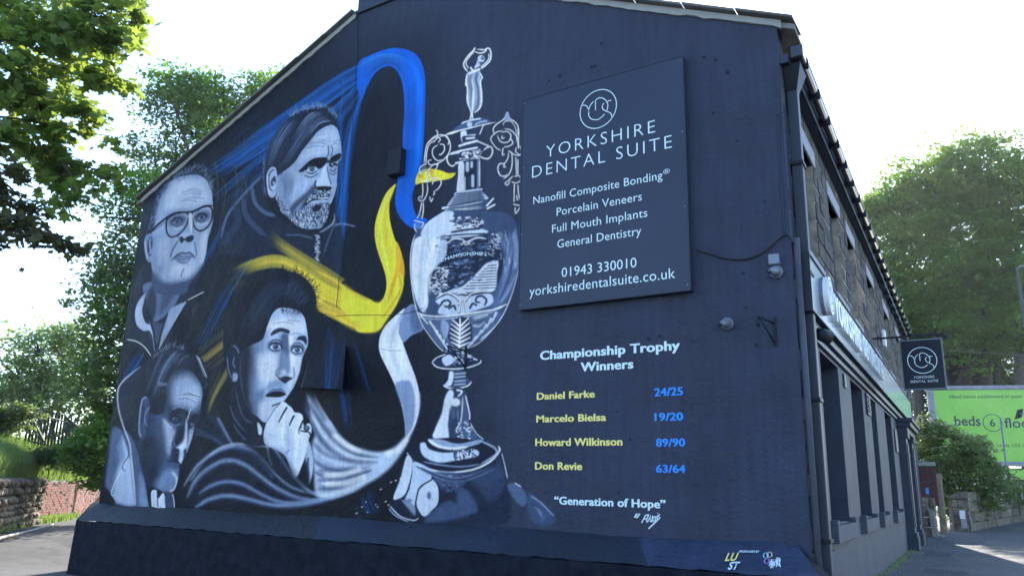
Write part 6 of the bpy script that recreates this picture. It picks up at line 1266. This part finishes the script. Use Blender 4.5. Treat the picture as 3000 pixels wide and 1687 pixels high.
b=B(); a=atY(2836,1498,35.7);c=atY(2848,1545,35.7); b.tube([a,c],.05,4); tag(b.done('leaning_post','wooden'),'short pale post leaning beside the white cabinet','post')
KS=thing('waste_bin','dark green bin with a white notice at the right edge beside the pole','bin',tuple(atY(2980,1522,42)))
pb(2958,1428,2996,1462,42,.5,'hood','kiosk',KS,.03); pb(2964,1463,2994,1522,42,.45,'body','kiosk',KS,.02); pb(2989,1424,2998,1461,41.95,.03,'notice','white',KS)
b=B(); a=atY(2931,1224,41); c=atY(2966,1524,41); b.tube([(c.x,41,gh(c.x,41)-.05),(a.x,41,a.z)],.05,8,.035); tag(b.done('thin_pole','grey',None,True),'thin grey pole standing in front of the green billboard','pole')
SP=thing('solar_panel','small solar panel on a bracket at the right edge before the billboard','solar panel',tuple(atY(2995,1215,41)))
q=[atY(2972,1228,41),atY(2992,1222,41.2),atY(2997,1196,41.2),atY(2980,1200,41)]; b=B(); b.prism(q,(.02,.05,0)); b.done('panel','glass',SP); b=B(); b.tube([atY(2990,1212,41.1),atY(3003,1215,41.1),atY(3040,1540,41.1)],.04,6); b.done('post','grey',SP)
# street lamp
LP=thing('street_lamp','tall grey street lamp column at the right edge in front of the trees','street lamp',(0,0,0)); a=atY(2981,790,40); LP.location=(a.x,40,gh(a.x,40))
b=B(); b.tube([(a.x,40,gh(a.x,40)),(a.x,40,a.z)],.11,10,.06); b.done('column','rust',LP,True); b=B(); b.tube([(a.x,40,a.z),(a.x+.1,40,a.z+.12),(a.x+1.6,40,a.z+.2)],.05,8); b.box(a.x+1.4,a.x+2.1,39.85,40.15,a.z+.12,a.z+.27); b.done('lamp_arm','grey',LP,True)
# billboard
BY=45.; BB=thing('billboard','large green advertising billboard in a white frame behind the shrub','billboard',(-3.3,BY,gh(-3.3,BY)))
tl=atY(2733,1142,BY); tr_=atY(3000,1150,BY+1.2); bl=atY(2752,1322,BY); X=(Vector((tr_.x,tr_.y,0))-Vector((tl.x,tl.y,0))).normalized(); Wd=6.4; zt2=tl.z; zb=atY(3000,1352,BY+1.2).z
def bp(u,z,d=0): q=Vector((tl.x,tl.y,0))+X*u+Vector((X.y,-X.x,0))*d; return (q.x,q.y,z)
def bbox(b,u0,u1,z0,z1,d0,d1): return b.box8([bp(u0,z0,d1),bp(u1,z0,d1),bp(u1,z0,d0),bp(u0,z0,d0),bp(u0,z1,d1),bp(u1,z1,d1),bp(u1,z1,d0),bp(u0,z1,d0)])
b=B(); bbox(b,.0,Wd,zb,zt2,-.1,.0); b.done('poster','green',BB)
b=B(); bbox(b,-.28,0,zb-.2,zt2+.2,-.15,.08); bbox(b,Wd,Wd+.28,zb-.2,zt2+.2,-.15,.08); bbox(b,0,Wd,zt2,zt2+.2,-.15,.08); bbox(b,0,Wd,zb-.24,zb,-.15,.08); b.done('billboard_frame','lintel',BB,bevel=.02)
b=B(); bbox(b,.8,Wd,zb-.85,zb-.36,-.05,.03); b.done('lower_board','green',BB); b=B(); bbox(b,-.3,Wd+.3,zb-2.6,zb-.3,-.3,-.18); b.done('backing_hoarding','rust',BB)
def bpx(px,py):
    r=Vector(ray(px,py)); n=Vector((X.y,-X.x,0)); t=Vector((tl.x,tl.y,0)).dot(n)+.012; q=r*(t/r.dot(n)); return q
def btext(t,l,r,capy,extra=1.,off=0.,m='bbtext'):
    a=bpx(*l);c=bpx(*r);u=bpx(l[0],l[1]-capy); text(t,a,(a.x+(c.x-a.x),a.y+(c.y-a.y),a.z),(0,0,1),u.z-a.z,m,BB,off=off)
def bt2(t,l,pxw,capy,off=0): btext(t,l,(l[0]+pxw,l[1]),capy,1,off)
bt2('Need some excitement in your bedroom?',(2782,1166),290,10); bt2('beds',(2798,1246),76,28,.012); bt2('6',(2901,1248),16,21,.012); bt2('flooring',(2944,1252),150,28,.012)
bt2('Burley Road, Leeds, LS3 1',(2834,1307),165,9)
c=bpx(2908,1238); b=B(); ribbon(b,[c+X*.42*math.cos(t*PI/16)+Vector((0,0,.42*math.sin(t*PI/16))) for t in range(32)],.035,Vector((X.y,-X.x,0)),True); b.done('number_ring','bbtext',BB)
a=bpx(2918,1371); text('ess Specialists',tuple(a+Vector((X.y,-X.x,0))*.03),tuple(a+X*2.7+Vector((X.y,-X.x,0))*.03),(0,0,1),.24,'bbtext',BB)
b=B(); bbox(b,.45,.5,zb,zt2,.001,.006) 
# shrub with blossom
lb=[lobe(*a) for a in ((2700,1290,50,37.5),(2720,1250,40,37.6),(2770,1330,90,37.5),(2840,1390,90,38),(2720,1400,70,37),(2900,1430,60,39),(2800,1440,70,37.6),(2930,1400,40,40),(2690,1340,40,37),(2870,1470,50,38.2),(2860,1330,50,38.6),(2980,1440,40,42))]
sh=bush('large shrub with cream blossom spilling over the street wall',lb,'leafS',26000,.14,31,(-2.0,38,-1.2),cat='shrub',per=40)
leaves('blossom','flower',[l[0] for l in lb[:6]],[l[1] for l in lb[:6]],1300,.09,32,sh,.25,10,.5,.1,False,.85)
# trees on the right
lb=[lobe(*a) for a in ((2640,620,120,58),(2740,560,130,58),(2860,520,120,58),(2980,560,140,58),(2600,760,110,57),(2700,820,150,57),(2840,740,170,58),(2980,760,160,58),(2620,900,100,56),(2740,950,130,57),(2880,920,130,57),(2990,930,120,57),(2560,640,60,58),(2850,450,45,58),(2545,700,50,57),(2660,1010,70,57),(3120,640,170,58),(2800,650,150,62))]
rt_=tree('huge horse chestnut towering over the billboard on the right',(-3.6,60,-1),lb,'leafD',84000,.27,41,.75,.95,per=46,nt_=190,tr=.05,fork=.42,group=None,shell=.45,flat=.28)
leaves('sunlit_leaves','leafA',[l[0] for l in lb[:5]+lb[12:14]],[Vector(l[1])*1.03 for l in lb[:5]+lb[12:14]],12000,.27,42,rt_,.9,40,.35,.15,False,.85)
for k,(px,w,dd) in enumerate(((2810,.5,61),(2860,.35,60),(2895,.42,59),(2915,.3,64),(2990,.45,57),(2690,.4,60))):
    a=atY(px,1180,dd); c=atY(px-10+rr.uniform(-15,25),900,dd); t=thing('woodland_tree','bare woodland trunk behind the billboard, %s'%('leftmost, beside the building','between the twin trunks and the chestnut','nearest the middle of the board','thin and leaning','at the right edge','close to the hanging sign')[k],'tree',(a.x,dd,-1),'woodland trunks behind the billboard')
    cr_=[((c.x+rr.uniform(-1,1),dd+1,c.z+1.5),(2.5,2.5,2.2)),((c.x+rr.uniform(-2,2),dd+2,c.z-1.5),(2.2,2.2,1.6))]
    leaves('crown','leafB',[q[0] for q in cr_],[q[1] for q in cr_],5200,.26,50+k,t,.8,40); b=B(); b.tube([(a.x,dd,-1.3),tuple(a),tuple(c),tuple(c+Vector((.3,0,2)))],w,8,w*.55); b.tube([tuple(a.lerp(c,.4)),tuple(c+Vector((rr.choice((-2.,2.)),.3,.6)))],w*.4,6,w*.2); b.done('trunk','bark',t,True)
o,_=leaves('understorey','leafB',[tuple(atY(x,y,66)) for x,y in ((2650,1150),(2760,1180),(2880,1150),(2990,1160),(2700,1050),(2820,1060),(2950,1040),(2660,1250))],[(3.2,2,2.6)]*8,26000,.3,61,None,1.0,50); tag(o,'dark mass of woodland undergrowth behind the billboard','undergrowth')
o,_=leaves('distant_hedge','leafB',[(-48-i*3,24+i*6,1.6) for i in range(4)]+[(-36,24,.6),(-33,23,.2)],[(3.5,3.5,2.5)]*4+[(2,2,1.6)]*2,9000,.3,62,None,1.0,40); tag(o,'dark hedge in the distance beyond the lane','hedge')
# overhead wire
b=B(); b.tube([atY(2775,1026,30),atY(2880,1032,36),atY(3010,1042,44)],.012,4); tag(b.done('overhead_wire','cable'),'thin overhead wire from the hanging sign towards the street lamp','wire')
# ------------------------------------------------------------------ thin scattering volume added round the scene to imitate veiling sun glare
def glare_volume(dens,an):
    b=B(); b.box(-95,60,-60,110,-4.5,38); o=b.done('glare_volume',None); m=bpy.data.materials.new('glare_air'); m.use_nodes=True; n=m.node_tree; n.nodes.remove(n.nodes['Principled BSDF'])
    v=n.nodes.new('ShaderNodeVolumePrincipled'); v.inputs['Color'].default_value=(.92,.95,1,1); v.inputs['Density'].default_value=dens; v.inputs['Anisotropy'].default_value=an; n.links.new(v.outputs[0],n.nodes['Material Output'].inputs['Volume'])
    o.data.materials.append(m); tag(o,None,None,None,'stuff')
glare_volume(.0003,.4)
